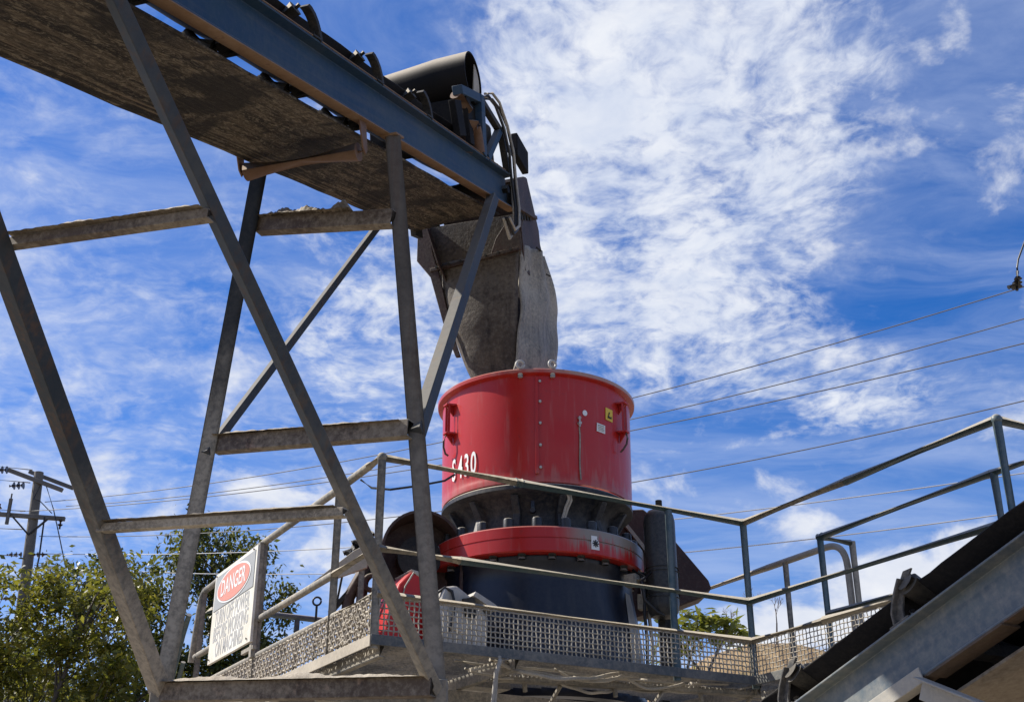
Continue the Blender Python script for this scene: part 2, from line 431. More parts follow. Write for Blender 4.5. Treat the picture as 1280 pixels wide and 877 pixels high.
m, t, b = newmat('quarry_ground')
tcn = t.n('ShaderNodeTexCoord')
g1 = t.noise(tcn.outputs['Object'], .35, 8, .6); g2 = t.noise(tcn.outputs['Object'], 6, 8, .65)
t.l(t.mix(g1, t.mix(g2, (.20, .165, .12), (.30, .26, .20)), t.mix(g2, (.25, .21, .16), (.35, .31, .25))), b.inputs['Base Color'])
b.inputs['Roughness'].default_value = .95
bp = t.n('ShaderNodeBump', i_Strength=.5, i_Distance=.05); t.l(g2, bp.inputs['Height']); t.l(bp.outputs[0], b.inputs['Normal'])
MAT['ground'] = m
m, t, b = newmat('dry_hillside')
tcn = t.n('ShaderNodeTexCoord')
g1 = t.noise(tcn.outputs['Object'], .12, 8, .62); g2 = t.noise(tcn.outputs['Object'], 1.1, 8, .65)
c = t.mix(t.ramp(g2, .35, .7), (.20, .13, .060), (.36, .25, .125))
c = t.mix(t.ramp(g1, .56, .66), c, (.075, .085, .03))
t.l(c, b.inputs['Base Color']); b.inputs['Roughness'].default_value = .95
bp = t.n('ShaderNodeBump', i_Strength=.8, i_Distance=.4); t.l(g2, bp.inputs['Height']); t.l(bp.outputs[0], b.inputs['Normal'])
MAT['hill'] = m


# ------------------------------------------------------------------ mesh builder
def V(*a):
    return Vector(a[0] if len(a) == 1 else a)


def frame_of(dirv_, up=(0, 0, 1)):
    d_ = V(dirv_).normalized(); u_ = V(up)
    if abs(d_.dot(u_.normalized())) > .985:
        u_ = V((0, 1, 0)) if abs(d_.y) < .9 else V((1, 0, 0))
    s_ = d_.cross(u_).normalized()
    return s_, s_.cross(d_).normalized(), d_


class MB:
    def __init__(s):
        s.v = []; s.f = []; s.fm = []; s.cur = 0
    def add(s, vs, fs):
        o = len(s.v)
        s.v += [tuple(p) for p in vs]
        s.f += [tuple(i + o for i in f) for f in fs]
        s.fm += [s.cur] * len(fs)
        return s
    def box(s, c, sz, rot=None):
        c = V(c); hx, hy, hz = sz[0] / 2, sz[1] / 2, sz[2] / 2
        vs = [V((x, y, z)) for x in (-hx, hx) for y in (-hy, hy) for z in (-hz, hz)]
        if rot is not None:
            vs = [rot @ p for p in vs]
        return s.add([c + p for p in vs], [(0, 1, 3, 2), (4, 6, 7, 5), (0, 4, 5, 1), (2, 3, 7, 6), (0, 2, 6, 4), (1, 5, 7, 3)])
    def sect(s, p0, p1, poly, up=(0, 0, 1)):
        """extrude a section polygon (a sideways, b along up) from p0 to p1"""
        p0, p1 = V(p0), V(p1)
        sd, u_, d_ = frame_of(p1 - p0, up)
        n = len(poly)
        vs = [p0 + sd * a + u_ * b for a, b in poly] + [p1 + sd * a + u_ * b for a, b in poly]
        fs = [(i, (i + 1) % n, n + (i + 1) % n, n + i) for i in range(n)]
        fs += [tuple(range(n - 1, -1, -1)), tuple(range(n, 2 * n))]
        return s.add(vs, fs)
    def bar(s, p0, p1, w, h, up=(0, 0, 1)):
        return s.sect(p0, p1, [(-w / 2, -h / 2), (w / 2, -h / 2), (w / 2, h / 2), (-w / 2, h / 2)], up)
    def angle(s, p0, p1, w, h, th=.008, up=(0, 0, 1)):
        return s.sect(p0, p1, [(0, 0), (w, 0), (w, th), (th, th), (th, h), (0, h)], up)
    def channel(s, p0, p1, depth, fl, th=.01, up=(0, 0, 1), flip=1):
        f_ = flip
        pl = [(0, 0), (fl * f_, 0), (fl * f_, th), (th * .8 * f_, th * 1.4), (th * .8 * f_, depth - th * 1.4), (fl * f_, depth - th), (fl * f_, depth), (0, depth)]
        if f_ < 0:
            pl = pl[::-1]
        return s.sect(p0, p1, pl, up)
    def tube(s, p0, p1, r, n=12, r1=None, caps=True):
        return s.pipe([p0, p1], r, n, r1=r1, caps=caps)
    def pipe(s, pts, r, n=8, r1=None, caps=True):
        pts = [V(p) for p in pts]
        m_ = len(pts); vs = []; fs = []
        prev = None
        for i, p in enumerate(pts):
            if i == 0: d_ = pts[1] - p
            elif i == m_ - 1: d_ = p - pts[i - 1]
            else: d_ = (pts[i + 1] - p).normalized() + (p - pts[i - 1]).normalized()
            d_ = d_.normalized()
            if prev is None:
                a, b_, _ = frame_of(d_)
            else:
                a = prev - d_ * prev.dot(d_)
                a = a.normalized() if a.length > 1e-5 else frame_of(d_)[0]
                b_ = d_.cross(a)
            prev = a
            rr = r[i] if isinstance(r, (list, tuple)) else (r if r1 is None else r + (r1 - r) * i / (m_ - 1))
            k = 1.0
            if 0 < i < m_ - 1:
                cs = (pts[i + 1] - p).normalized().dot((p - pts[i - 1]).normalized())
                k = 1 / max(.5, math.sqrt((1 + cs) / 2))
            for j in range(n):
                an = 2 * math.pi * j / n
                vs.append(p + (a * math.cos(an) + b_ * math.sin(an)) * rr * (k if n > 2 else 1))
        for i in range(m_ - 1):
            for j in range(n):
                fs.append((i * n + j, i * n + (j + 1) % n, (i + 1) * n + (j + 1) % n, (i + 1) * n + j))
        if caps:
            fs.append(tuple(range(n - 1, -1, -1))); fs.append(tuple(range((m_ - 1) * n, m_ * n)))
        return s.add(vs, fs)
    def lathe(s, prof, n=64, c=(0, 0, 0), closed=False, rot=None, a0=0, a1=360):
        c = V(c); vs = []; fs = []; full = abs(a1 - a0) >= 360; cols = n if full else n + 1
        for i in range(cols):
            an = R(a0 + (a1 - a0) * i / n)
            for r_, z_ in prof:
                p = V((r_ * math.sin(an), -r_ * math.cos(an), z_))
                vs.append(c + (rot @ p if rot is not None else p))
        k = len(prof); pr = k if closed else k - 1
        for i in range(n):
            i2 = (i + 1) % cols
            for j in range(pr):
                j2 = (j + 1) % k
                fs.append((i * k + j, i2 * k + j, i2 * k + j2, i * k + j2))
        if closed and not full:
            fs.append(tuple(range(k))); fs.append(tuple((cols - 1) * k + j for j in range(k - 1, -1, -1)))
        return s.add(vs, fs)
    def prism(s, poly, fn, th):
        """poly (a,b) mapped by fn(a,b,t) with t = 0 and th"""
        n = len(poly)
        vs = [fn(a, b, 0) for a, b in poly] + [fn(a, b, th) for a, b in poly]
        fs = [(i, (i + 1) % n, n + (i + 1) % n, n + i) for i in range(n)] + [tuple(range(n - 1, -1, -1)), tuple(range(n, 2 * n))]
        return s.add(vs, fs)
    def lump(s, c, r, seed=0, squash=.7):
        """an irregular stone"""
        rr = random.Random(seed); c = V(c); vs = []; fs = []; nu, nv = 7, 5
        for j in range(nv + 1):
            th = math.pi * j / nv
            for i in range(nu):
                ph = 2 * math.pi * i / nu
                k = r * rr.uniform(.72, 1.15)
                vs.append(c + V((k * math.sin(th) * math.cos(ph), k * math.sin(th) * math.sin(ph), k * squash * math.cos(th))))
        for j in range(nv):
            for i in range(nu):
                fs.append((j * nu + i, (j + 1) * nu + i, (j + 1) * nu + (i + 1) % nu, j * nu + (i + 1) % nu))
        return s.add(vs, fs)


def build(name, mb, mat, parent=None, bevel=0, angle=35, base=None, kind=None, mats=None):
    me = bpy.data.meshes.new(name)
    vs = mb.v
    if base is None and parent is not None and 'b' in BASE.get(parent.name, {}):
        base = BASE[parent.name]['b']
    if base is not None:
        vs = [(a - base[0], b - base[1], c - base[2]) for a, b, c in vs]
    me.from_pydata(vs, [], mb.f)
    for m_ in (mats or [mat]):
        me.materials.append(MAT[m_] if isinstance(m_, str) else m_)
    if mats:
        me.polygons.foreach_set('material_index', mb.fm)
    me.update()
    import bmesh
    bm = bmesh.new(); bm.from_mesh(me); bmesh.ops.recalc_face_normals(bm, faces=bm.faces); bm.to_mesh(me); bm.free()
    me.polygons.foreach_set('use_smooth', [True] * len(me.polygons))
    me.set_sharp_from_angle(angle=R(angle))
    o = bpy.data.objects.new(name, me)
    COL.objects.link(o)
    if parent is not None:
        o.parent = parent
        if parent.name in BASE:
            BASE[o.name] = BASE[parent.name]
    if bevel:
        md = o.modifiers.new('edge', 'BEVEL'); md.width = bevel; md.segments = 2; md.limit_method = 'ANGLE'; md.angle_limit = R(40)
        md.harden_normals = False
    if kind:
        o['kind'] = kind
    return o


BASE = {}
# local frames: (origin, rotation about z) or a full matrix
FRAMES = {'W': Matrix.Identity(4)}
PO = V((-.80, 7.194, 3.035))
FRAMES['P'] = Matrix.Translation(PO) @ Matrix.Rotation(R(29.1), 4, 'Z')           # platform: x along front rail, y inwards
CR = V((.2033, 9.698, 0))
FRAMES['C'] = Matrix.Translation(CR)                                              # crusher axis
FRAMES['H'] = Matrix.Translation(CR) @ Matrix.Rotation(R(-17.1), 4, 'Z')          # chute: x across conveyor, y along it
EO = V((.03311526, 8.80471645, 6.93051373))
FRAMES['E'] = Matrix.Translation(EO) @ Matrix.Rotation(R(-17.1), 4, 'Z') @ Matrix.Rotation(R(20.5), 4, 'X')   # feed conveyor: x across, y uphill
FRAMES['D'] = FRAMES['P'] @ Matrix.Translation((1.0, -2.607, -.541)) @ Matrix.Rotation(math.pi, 4, 'Z') @ Matrix.Rotation(R(18), 4, 'X')  # second conveyor: y uphill, -x towards far side


def thing(name, label, cat, frame='W', base=(0, 0, 0), group=None):
    o = bpy.data.objects.new(name, None)
    o.empty_display_size = .2
    COL.objects.link(o)
    o.matrix_world = FRAMES[frame] @ Matrix.Translation(base)
    o['label'] = label; o['category'] = cat
    if group:
        o['group'] = group
    BASE[o.name] = {'b': base}
    return o


def single(name, mb, mat, label, cat, frame='W', base=(0, 0, 0), group=None, kind=None, **kw):
    o = build(name, mb, mat, base=base, **kw)
    o.matrix_world = FRAMES[frame] @ Matrix.Translation(base)
    if label:
        o['label'] = label
    if cat:
        o['category'] = cat
    if group:
        o['group'] = group
    if kind:
        o['kind'] = kind
    return o


def text_mesh(txt, size, depth=.0, xs=1.0, bold=.0, res=4):
    cu = bpy.data.curves.new('lettering', 'FONT')
    cu.body = txt; cu.size = size; cu.extrude = depth; cu.offset = bold; cu.align_x = 'CENTER'; cu.align_y = 'CENTER'; cu.resolution_u = res
    ob = bpy.data.objects.new('lettering', cu)
    COL.objects.link(ob)
    bpy.context.view_layer.update()
    me = ob.to_mesh()
    vs = [(v.co.x * xs, v.co.y, v.co.z) for v in me.vertices]
    fs = [tuple(p.vertices) for p in me.polygons]
    ob.to_mesh_clear()
    bpy.data.objects.remove(ob); bpy.data.curves.remove(cu)
    return vs, fs


def grid_cut(vs, fs, step):
    """subdivide flat lettering along x so it can be bent"""
    import bmesh
    bm = bmesh.new()
    bv = [bm.verts.new(v) for v in vs]
    for f in fs:
        try: bm.faces.new([bv[i] for i in f])
        except ValueError: pass
    xs_ = [v[0] for v in vs]
    x = min(xs_) + step
    while x < max(xs_):
        bmesh.ops.bisect_plane(bm, geom=bm.verts[:] + bm.edges[:] + bm.faces[:], plane_co=(x, 0, 0), plane_no=(1, 0, 0))
        x += step
    bm.verts.index_update()
    o = ([tuple(v.co) for v in bm.verts], [tuple(v.index for v in f.verts) for f in bm.faces])
    bm.free()
    return o


# ------------------------------------------------------------------ ground and hills
mb = MB()
N = 60
xs = np.concatenate([-np.geomspace(1500, 20, 14), np.linspace(-18, 18, 24), np.geomspace(20, 1500, 14)])
ny = len(xs)
gv = [(x, y, 0.0) for y in xs for x in xs]
gf = [(j * ny + i, j * ny + i + 1, (j + 1) * ny + i + 1, (j + 1) * ny + i) for j in range(ny - 1) for i in range(ny - 1)]
mb.add(gv, gf)
single('ground', mb, 'ground', None, None, kind='structure')

from mathutils import noise as mnoise
mb = MB()
nx_, ny_ = 90, 40
hv = []
for j in range(ny_ + 1):
    for i in range(nx_ + 1):
        x = -70 + 190 * i / nx_; y = 38 + 90 * j / ny_
        h = 14.6 * math.exp(-((x - 14) / 14) ** 2) * math.exp(-((y - 66) / 17) ** 2) + 5.0 * math.exp(-((x + 40) / 40) ** 2 - ((y - 90) / 22) ** 2) \
            + 7 * math.exp(-((x - 60) / 30) ** 2 - ((y - 90) / 24) ** 2)
        h += 1.1 * mnoise.noise((x * .12, y * .12, 0)) * min(1, h / 3) + .5 * mnoise.noise((x * .45, y * .45, 3)) * min(1, h / 3)
        hv.append((x, y, h - .25))
mb.add(hv, [(j * (nx_ + 1) + i, j * (nx_ + 1) + i + 1, (j + 1) * (nx_ + 1) + i + 1, (j + 1) * (nx_ + 1) + i) for j in range(ny_) for i in range(nx_)])
single('hill', mb, 'hill', None, None, kind='structure', angle=80)

# ------------------------------------------------------------------ cone crusher
cz = 3.0
cru = thing('cone_crusher', 'red and dark navy cone crusher standing on the steel platform below the chute', 'crusher', 'C', (0, 0, cz))


def on(a, r, z):
    return V((r * math.sin(R(a)), -r * math.cos(R(a)), z))


mb = MB()
mb.lathe([(.700, 3.02), (.83, 3.02), (.822, 3.30), (.792, 3.62), (.752, 3.86), (.742, 3.98), (.760, 4.00), (.760, 4.045), (.5, 4.045)], 96)
lsh = build('lower_shell', mb, 'navy', cru, angle=50)
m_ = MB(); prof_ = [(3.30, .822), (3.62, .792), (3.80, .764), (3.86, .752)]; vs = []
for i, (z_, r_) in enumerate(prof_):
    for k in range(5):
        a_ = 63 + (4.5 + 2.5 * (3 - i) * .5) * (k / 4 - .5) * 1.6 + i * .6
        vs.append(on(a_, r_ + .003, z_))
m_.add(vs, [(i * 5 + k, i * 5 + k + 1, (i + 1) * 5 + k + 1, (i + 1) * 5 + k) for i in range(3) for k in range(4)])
build('pale_band', m_, 'bag', lsh, angle=60)  # thin pale strip laid over the right of the lower shell
mb = MB()
mb.lathe([(.5, 4.05), (.836, 4.05), (.846, 4.06), (.846, 4.150), (.838, 4.152), (.838, 4.160), (.846, 4.162), (.846, 4.236), (.838, 4.246), (.5, 4.246)], 128)
build('flange_ring', mb, 'red', cru, angle=30)
mb = MB()
mb.lathe([(.55, 4.24), (.605, 4.25), (.598, 4.40), (.62, 4.47), (.70, 4.535), (.768, 4.552), (.778, 4.562), (.778, 4.592), (.768, 4.602), (.4, 4.602)], 96)
build('upper_shell', mb, 'navy_dusty', cru, angle=40)
for k in range(12):                                     # ribs below the upper shell
    a = -165 + 30 * k
    m_ = MB()
    q = Matrix.Rotation(R(a), 3, 'Z')
    m_.prism([(-.59, 4.27), (-.69, 4.29), (-.655, 4.40), (-.735, 4.53), (-.59, 4.53)], lambda yy, z_, t_, q=q: q @ V((t_ - .028, yy, z_)), .056)
    build('rib', m_, 'navy_dusty', cru, bevel=.006)
for k in range(22):                                     # bolts standing on the flange
    a = -1.2 + 360 / 22 * k
    m_ = MB()
    p = on(a, .765, 4.24)
    m_.lathe([(0, .092), (.026, .092), (.037, .086), (.040, .074), (.040, 0)], 20, p)
    bo = build('bolt', m_, 'cap', cru, angle=40)
    m2 = MB(); m2.tube(on(a + 8, .785, 4.052), on(a + 8, .785, 4.010), .030, 6)
    build('nut', m2, 'cap', bo)
# hopper
mb = MB()
mb.lathe([(.755, 4.612), (.772, 4.612), (.776, 4.655), (.772, 4.665), (.776, 4.70), (.786, 5.478), (.826, 5.492), (.829, 5.518), (.822, 5.528), (.765, 5.528),
          (.758, 5.49), (.752, 4.62)], 128, closed=True)
hop = build('hopper', mb, 'red', cru, angle=32)
for a in (-.8, 179.2):                                     # bolted vertical seam
    m_ = MB()
    for da, w in ((0, .026),):
        p = on(a, .786, 5.07)
        q = Matrix.Rotation(R(a), 3, 'Z')
        m_.box(p, (w, .022, .80), q)
    build('seam_strip', m_, 'red', hop, bevel=.003)
    for z in (4.72, 4.90, 5.08, 5.26, 5.43):
        m_ = MB(); m_.tube(on(a + 1.9, .782, z), on(a + 1.9, .800, z), .011, 6)
        build('seam_bolt', m_, 'galv', hop)


def torus_pts(c, r, ax, az, n=18):
    return [c + ax * math.cos(2 * math.pi * i / n) * r + az * math.sin(2 * math.pi * i / n) * r for i in range(n + 1)]


for a in (-9.8, 8.2, 172, -168):                                # lifting eyes on the rim
    m_ = MB()
    p = on(a, .812, 5.57)
    q = Matrix.Rotation(R(a + 18), 3, 'Z')
    m_.pipe(torus_pts(p, .030, q @ V((1, 0, 0)), V((0, 0, 1))), .011, 8, caps=False)
    m_.tube(on(a, .812, 5.528), on(a, .812, 5.545), .016, 10)
    m_.tube(on(a, .812, 5.46), on(a, .812, 5.49), .020, 6)
    build('lifting_eye', m_, 'galv', hop, angle=60)


def latch(a):
    q = Matrix.Rotation(R(a), 3, 'Z')
    P_ = lambda x, y, z: on(a, 1, 0) * (.785 + y) + q @ V((x, 0, 0)) + V((0, 0, z))
    m_ = MB()
    for z in (5.37, 5.125):                              # the two brackets
        m_.prism([(-.055, .0), (.055, .0), (.03, .075), (-.03, .075)], lambda x, y, t_, z=z: P_(x, y, z + t_), .014)
        m_.prism([(0, 0), (.065, 0), (0, -.08)], lambda y, zz_, t_, z=z: P_(t_ - .006, y, z + zz_), .012)
    for x in (-.022, .022):
        m_.tube(P_(x, .048, 5.12), P_(x, .048, 5.39), .010, 8)
    lt = build('clamp', m_, 'red', hop, bevel=.002)
    m2 = MB()
    m2.pipe([P_(-.0, .06, 5.12), P_(-.01, .075, 5.07), P_(-.02, .07, 5.02), P_(-.035, .045, 4.975), P_(-.03, .02, 4.96)], .008, 8)
    build('clamp_handle', m2, 'guardbrown', lt)


for a in (-60, 57, 150, -150):
    latch(a)
# stickers, plug and its dust run
def patch(name, a, z, w, h, r, mat, parent, shape=None, tilt=0):
    m_ = MB()
    poly = shape or [(-.5, -.5), (.5, -.5), (.5, .5), (-.5, .5)]
    def fn(x, y, t_):
        x, y = x * w, y * h
        c_, s_ = math.cos(R(tilt)), math.sin(R(tilt))
        x, y = x * c_ - y * s_, x * s_ + y * c_
        return on(a + math.degrees(x / r), r + t_, z + y)
    m_.prism(poly, fn, .003)
    return build(name, m_, mat, parent)


circ = [(.5 * math.cos(2 * math.pi * i / 16), .5 * math.sin(2 * math.pi * i / 16)) for i in range(16)]
patch('round_sticker', 27.9, 5.20, .042, .048, .786, 'white', hop, circ)
yst = patch('warning_sticker', 46.4, 5.245, .085, .105, .786, 'yellow', hop, tilt=-2)
patch('warning_symbol', 46.6, 5.240, .05, .055, .790, 'ink', yst, [(-.5, -.5), (-.1, .5), (.06, .42), (-.18, -.1), (.1, -.35), (.4, -.1), (.5, -.45)])
wst = patch('notice_sticker', 39.2, 5.105, .088, .070, .786, 'white', hop, tilt=-3)
for k in range(4):
    patch('notice_line', 39.2, 5.127 - .014 * k, .066, .004, .789, 'greycable', wst)
m_ = MB(); m_.tube(on(24.1, .78, 5.150), on(24.1, .80, 5.150), .012, 10); m_.tube(on(24.1, .78, 5.105), on(24.1, .805, 5.105), .014, 10)
m_.tube(on(24.1, .798, 5.16), on(24.1, .798, 5.075), .007, 8)
build('drain_plug', m_, 'galv', hop)
m_ = MB(); m_.pipe([on(24.1 + .25 * math.sin(k), .786, 5.08 - k * .062) for k in range(8)], .006, 6)
build('drain_line', m_, 'curtain', hop)
# model number round the left of the hopper
for ch, a in (('S', -57.6), ('4', -51.0), ('3', -45.4), ('0', -39.9)):
    vs, fs = text_mesh(ch, .255, 0, .47, .0040)
    vs, fs = grid_cut(vs, fs, .015)
    m_ = MB(); m_.add([on(a + math.degrees(x / .786), .7865 + .0, 4.812 + y) for x, y, z in vs], fs)
    build('lettering', m_, 'white', hop, angle=80)
fst = patch('lifting_sticker', 29.5, 4.143, .070, .105, .8475, 'white', cru, [(-.5, -.5), (.5, -.5), (.45, .1), (.2, .3), (.25, .5), (-.5, .5)])
for tl in (0, 45, 90, 135):
    patch('sticker_star', 29.6, 4.138, .056, .008, .851, 'ink', fst, tilt=tl)
patch('sticker_star', 29.6, 4.138, .026, .026, .8515, 'ink', fst, circ)
patch('flange_sticker', -66.4, 4.165, .075, .13, .8475, 'white', cru, [(-.5, -.5), (.3, -.3), (.5, .1), (.1, .5), (-.4, .3)])
# hose drooping from the upper shell, brackets at the flange
m_ = MB(); m_.pipe([on(17, .74, 4.545), on(18.5, .73, 4.50), on(17, .70, 4.44), on(15.5, .68, 4.36), on(15, .66, 4.26)], .011, 8)
m_.pipe([on(19, .74, 4.545), on(20, .73, 4.49), on(18.4, .70, 4.43), on(16.6, .68, 4.35), on(16, .66, 4.26)], .009, 8)
build('hose', m_, 'greycable', cru, angle=60)
m_ = MB(); m_.box(on(-4, .63, 4.47), (.03, .05, .09), Matrix.Rotation(R(-4), 3, 'Z')); m_.tube(on(-4, .60, 4.43), on(-4, .67, 4.42), .022, 10)
build('pipe_fitting', m_, 'navy', cru, bevel=.004)

for k, (a0, r0) in enumerate(((62, .88), (66, .90), (71, .875))):
    m_ = MB(); m_.pipe([on(a0, r0 - .06, 4.03), on(a0 + 1, r0, 3.98), on(a0 + 2, r0 + .02, 3.86), on(a0 + 1 - k, r0 + .015, 3.70), on(a0 + 2, r0 + .02, 3.5), on(a0, r0 + .02, 3.1)], .013 - .002 * k, 8)
    build('service_hose', m_, 'greycable' if k == 1 else 'cable', cru, angle=70)
m_ = MB(); m_.box(on(60, .82, 3.94), (.09, .10, .09), Matrix.Rotation(R(60), 3, 'Z')); m_.box(on(69, .86, 3.80), (.07, .08, .12), Matrix.Rotation(R(69), 3, 'Z')); m_.tube(on(60, .86, 3.94), on(60, .93, 3.94), .022, 10)
build('junction_block', m_, 'deck', cru, bevel=.006)

# ------------------------------------------------------------------ feed chute between conveyor head and hopper
ch = thing('feed_chute', 'rust brown and dust grey feed chute hanging over the red hopper', 'chute', 'H', (-.3, -.4, 5.4))


def plateY(poly, y, th, bulge=None):
    """plate facing along the conveyor: polygon (x, z) at y"""
    m_ = MB()
    m_.prism(poly, lambda x, z, t_: V((x, y(z) + t_ if callable(y) else y + t_, z)), th)
    return m_


sl_y = lambda z: -.62 - .10 * (z - 5.5) * .6
front = [(-.46, 5.42), (-.05, 5.40), (.015, 5.62), (.035, 6.10), (.055, 6.52), (.05, 6.66), (-.70, 6.56), (-.66, 6.38), (-.57, 6.02), (-.50, 5.70)]
def interp(tab, z):
    for (z0, a0), (z1, a1) in zip(tab[:-1], tab[1:]):
        if z0 <= z <= z1:
            return a0 + (a1 - a0) * (z - z0) / (z1 - z0)
    return tab[0][1] if z < tab[0][0] else tab[-1][1]


XL = [(5.38, -.25), (5.50, -.34), (5.70, -.43), (6.02, -.545), (6.38, -.66), (6.66, -.70)]
XR = [(5.38, -.10), (5.46, .0), (5.62, .025), (6.10, .04), (6.66, .055)]
m_ = MB(); nu, nv = 20, 30; vs = []
for j in range(nv + 1):
    z = 5.38 + 1.28 * j / nv
    for i in range(nu + 1):
        u_ = i / nu
        x = interp(XL, z) + (interp(XR, z) - interp(XL, z)) * u_
        y = sl_y(z) - .055 * math.sin(min(1, max(0, (6.55 - z) / .95)) * math.pi) * (math.sin(u_ * math.pi) ** .6) + .055 * max(0, 1 - u_ / .16) ** 2 + .07 * max(0, (5.52 - z) / .14) ** 2
        y += .010 * mnoise.noise((x * 5, z * 5, 2))
        vs.append((x, y, z))
m_.add(vs, [(j * (nu + 1) + i, j * (nu + 1) + i + 1, (j + 1) * (nu + 1) + i + 1, (j + 1) * (nu + 1) + i) for j in range(nv) for i in range(nu)])
fp = build('front_plate', m_, 'chute_front', ch, angle=60)
md = fp.modifiers.new('thick', 'SOLIDIFY'); md.thickness = .010; md.offset = -1
m_ = MB()                                                # folded left edge of the front plate
build('left_flange', plateY([(-.84, 7.0), (-.845, 6.70), (-.72, 6.53), (-.585, 6.02), (-.495, 5.78), (-.455, 5.78), (-.53, 6.02), (-.64, 6.54), (-.70, 6.75), (-.74, 7.0)], lambda z: sl_y(z) - .02, .03), 'chute_brown', ch, bevel=.004)
build('upper_plate', plateY([(-.74, 7.02), (-.72, 6.55), (.07, 6.64), (.10, 7.02)], lambda z: sl_y(z) + .015, .012), 'chute_front', ch, bevel=.003)
m_ = MB(); m_.prism([(-.02, 6.98), (.07, 6.98), (.085, 6.66), (-.20, 6.62), (-.14, 6.80)], lambda x, z, t_: V((x, sl_y(z) - .012 + t_, z)), .012)
build('rust_patch_plate', m_, 'chute_brown', ch, bevel=.003)
m_ = MB(); m_.prism([(-.72, 6.575), (.06, 6.655), (.06, 6.685), (-.72, 6.605)], lambda x, z, t_: V((x, sl_y(z) - .03 + t_, z)), .03)
build('stiffener', m_, 'chute_brown', ch, bevel=.003)
for k in range(7):
    m_ = MB(); x = -.66 + .11 * k; z = 6.605 + .0102 * k * 1.0; m_.tube((x, sl_y(z) - .03, z), (x, sl_y(z) - .048, z), .012, 6); build('stiffener_bolt', m_, 'dark', ch)
# far side and back plates, brown
m_ = MB(); m_.prism([(-.80, 7.0), (-.80, 6.6), (-.62, 6.4), (-.60, 5.50), (.15, 5.50), (.25, 6.5), (.25, 7.25), (-.3, 7.4)], lambda y, z, t_: V((-.27 - .31 * (z - 5.45) + t_, y, z)), .01)
build('side_plate', m_, 'chute_brown', ch)
m_ = MB(); m_.prism([(-.42, 5.5), (-.08, 5.5), (-.02, 6.6), (-.02, 7.0), (-.75, 7.0), (-.66, 6.4)], lambda x, z, t_: V((x, .16 + .06 * (z - 6) + t_, z)), .01)
build('back_plate', m_, 'chute_brown', ch)
m_ = MB(); m_.prism([(-.98, 6.96), (-.93, 7.22), (-.62, 7.42), (-.54, 7.46), (-.17, 7.14), (-.13, 7.02), (.05, 6.88), (.05, 6.62), (-.60, 6.52), (-.72, 6.90)], lambda y, z, t_: V((.075 + t_, y, z)), .014)
up = build('hood_side_plate', m_, 'chute_brown', ch, bevel=.003)
m_ = MB()
for k in range(4):
    m_.box((.092, -.74 + .085 * k, 6.975 + .045 * k), (.02, .030, .085), Matrix.Rotation(R(20), 3, 'X'))
build('plate_lug', m_, 'dark', up)
m_ = MB(); m_.bar((.105, -.95, 6.935), (.105, -.36, 7.155), .05, .03); build('angle_rib', m_, 'chute_brown', up)
m_ = MB(); m_.prism([(-.62, 7.43), (-.54, 7.47), (-.17, 7.15), (-.13, 7.03), (.05, 6.89), (.04, 6.87), (-.14, 7.0), (-.18, 7.12), (-.54, 7.44), (-.62, 7.40)], lambda y, z, t_: V((-.75 + t_, y, z)), .83)
build('hood_cover', m_, 'chute_brown', ch)
# dusty rubber curtain wrapped round the near side: a wavy sheet
m_ = MB(); nu, nv = 26, 34
cvs = []
for i in range(nu + 1):
    u_ = i / nu
    for j in range(nv + 1):
        w_ = j / nv
        z = 6.86 - 1.42 * w_
        if w_ < .28: top_in = (w_ / .28)
        else: top_in = 1
        y = -.655 + (u_ ** 1.0) * (.46 + .30 * top_in) + .02 * math.sin(w_ * 9) * u_
        z2 = z + .12 * (1 - u_) * (1 - w_) * -1.0
        x = .035 + .110 * math.sin(min(1, u_ * 1.15) * math.pi * .62) + .022 * math.sin(u_ * 13 + w_ * 4.0) * (1 - .4 * w_) + .01 * math.sin(w_ * 17 + u_ * 5)
        x += .012 * math.sin(min(1, w_ * 1.1) * math.pi) * u_ - .22 * max(0, w_ - .66) ** 1.3
        y += -.05 * max(0, w_ - .5)
        cvs.append((x, y, z2))
cfs = [(i * (nv + 1) + j, (i + 1) * (nv + 1) + j, (i + 1) * (nv + 1) + j + 1, i * (nv + 1) + j + 1) for i in range(nu) for j in range(nv)]
m_.add(cvs, cfs)
cur = build('rubber_curtain', m_, 'curtain', ch, angle=60)
md = cur.modifiers.new('thick', 'SOLIDIFY'); md.thickness = .012
m_ = MB()
for k in range(9):
    z = 6.75 - .15 * k
    m_.box((.12 - .02 * k / 9 + .03 * (k % 2), .105 - .006 * k, z), (.03, .022, .02))
build('curtain_bolts', m_, 'dark', cur)
m_ = MB()
for a, b_ in (((.16, -.50, 6.78), (.17, -.40, 6.80)), ((.185, -.28, 6.63), (.19, -.19, 6.66))):
    m_.tube(a, b_, .008, 6)
build('tie_wire', m_, 'dark', cur)

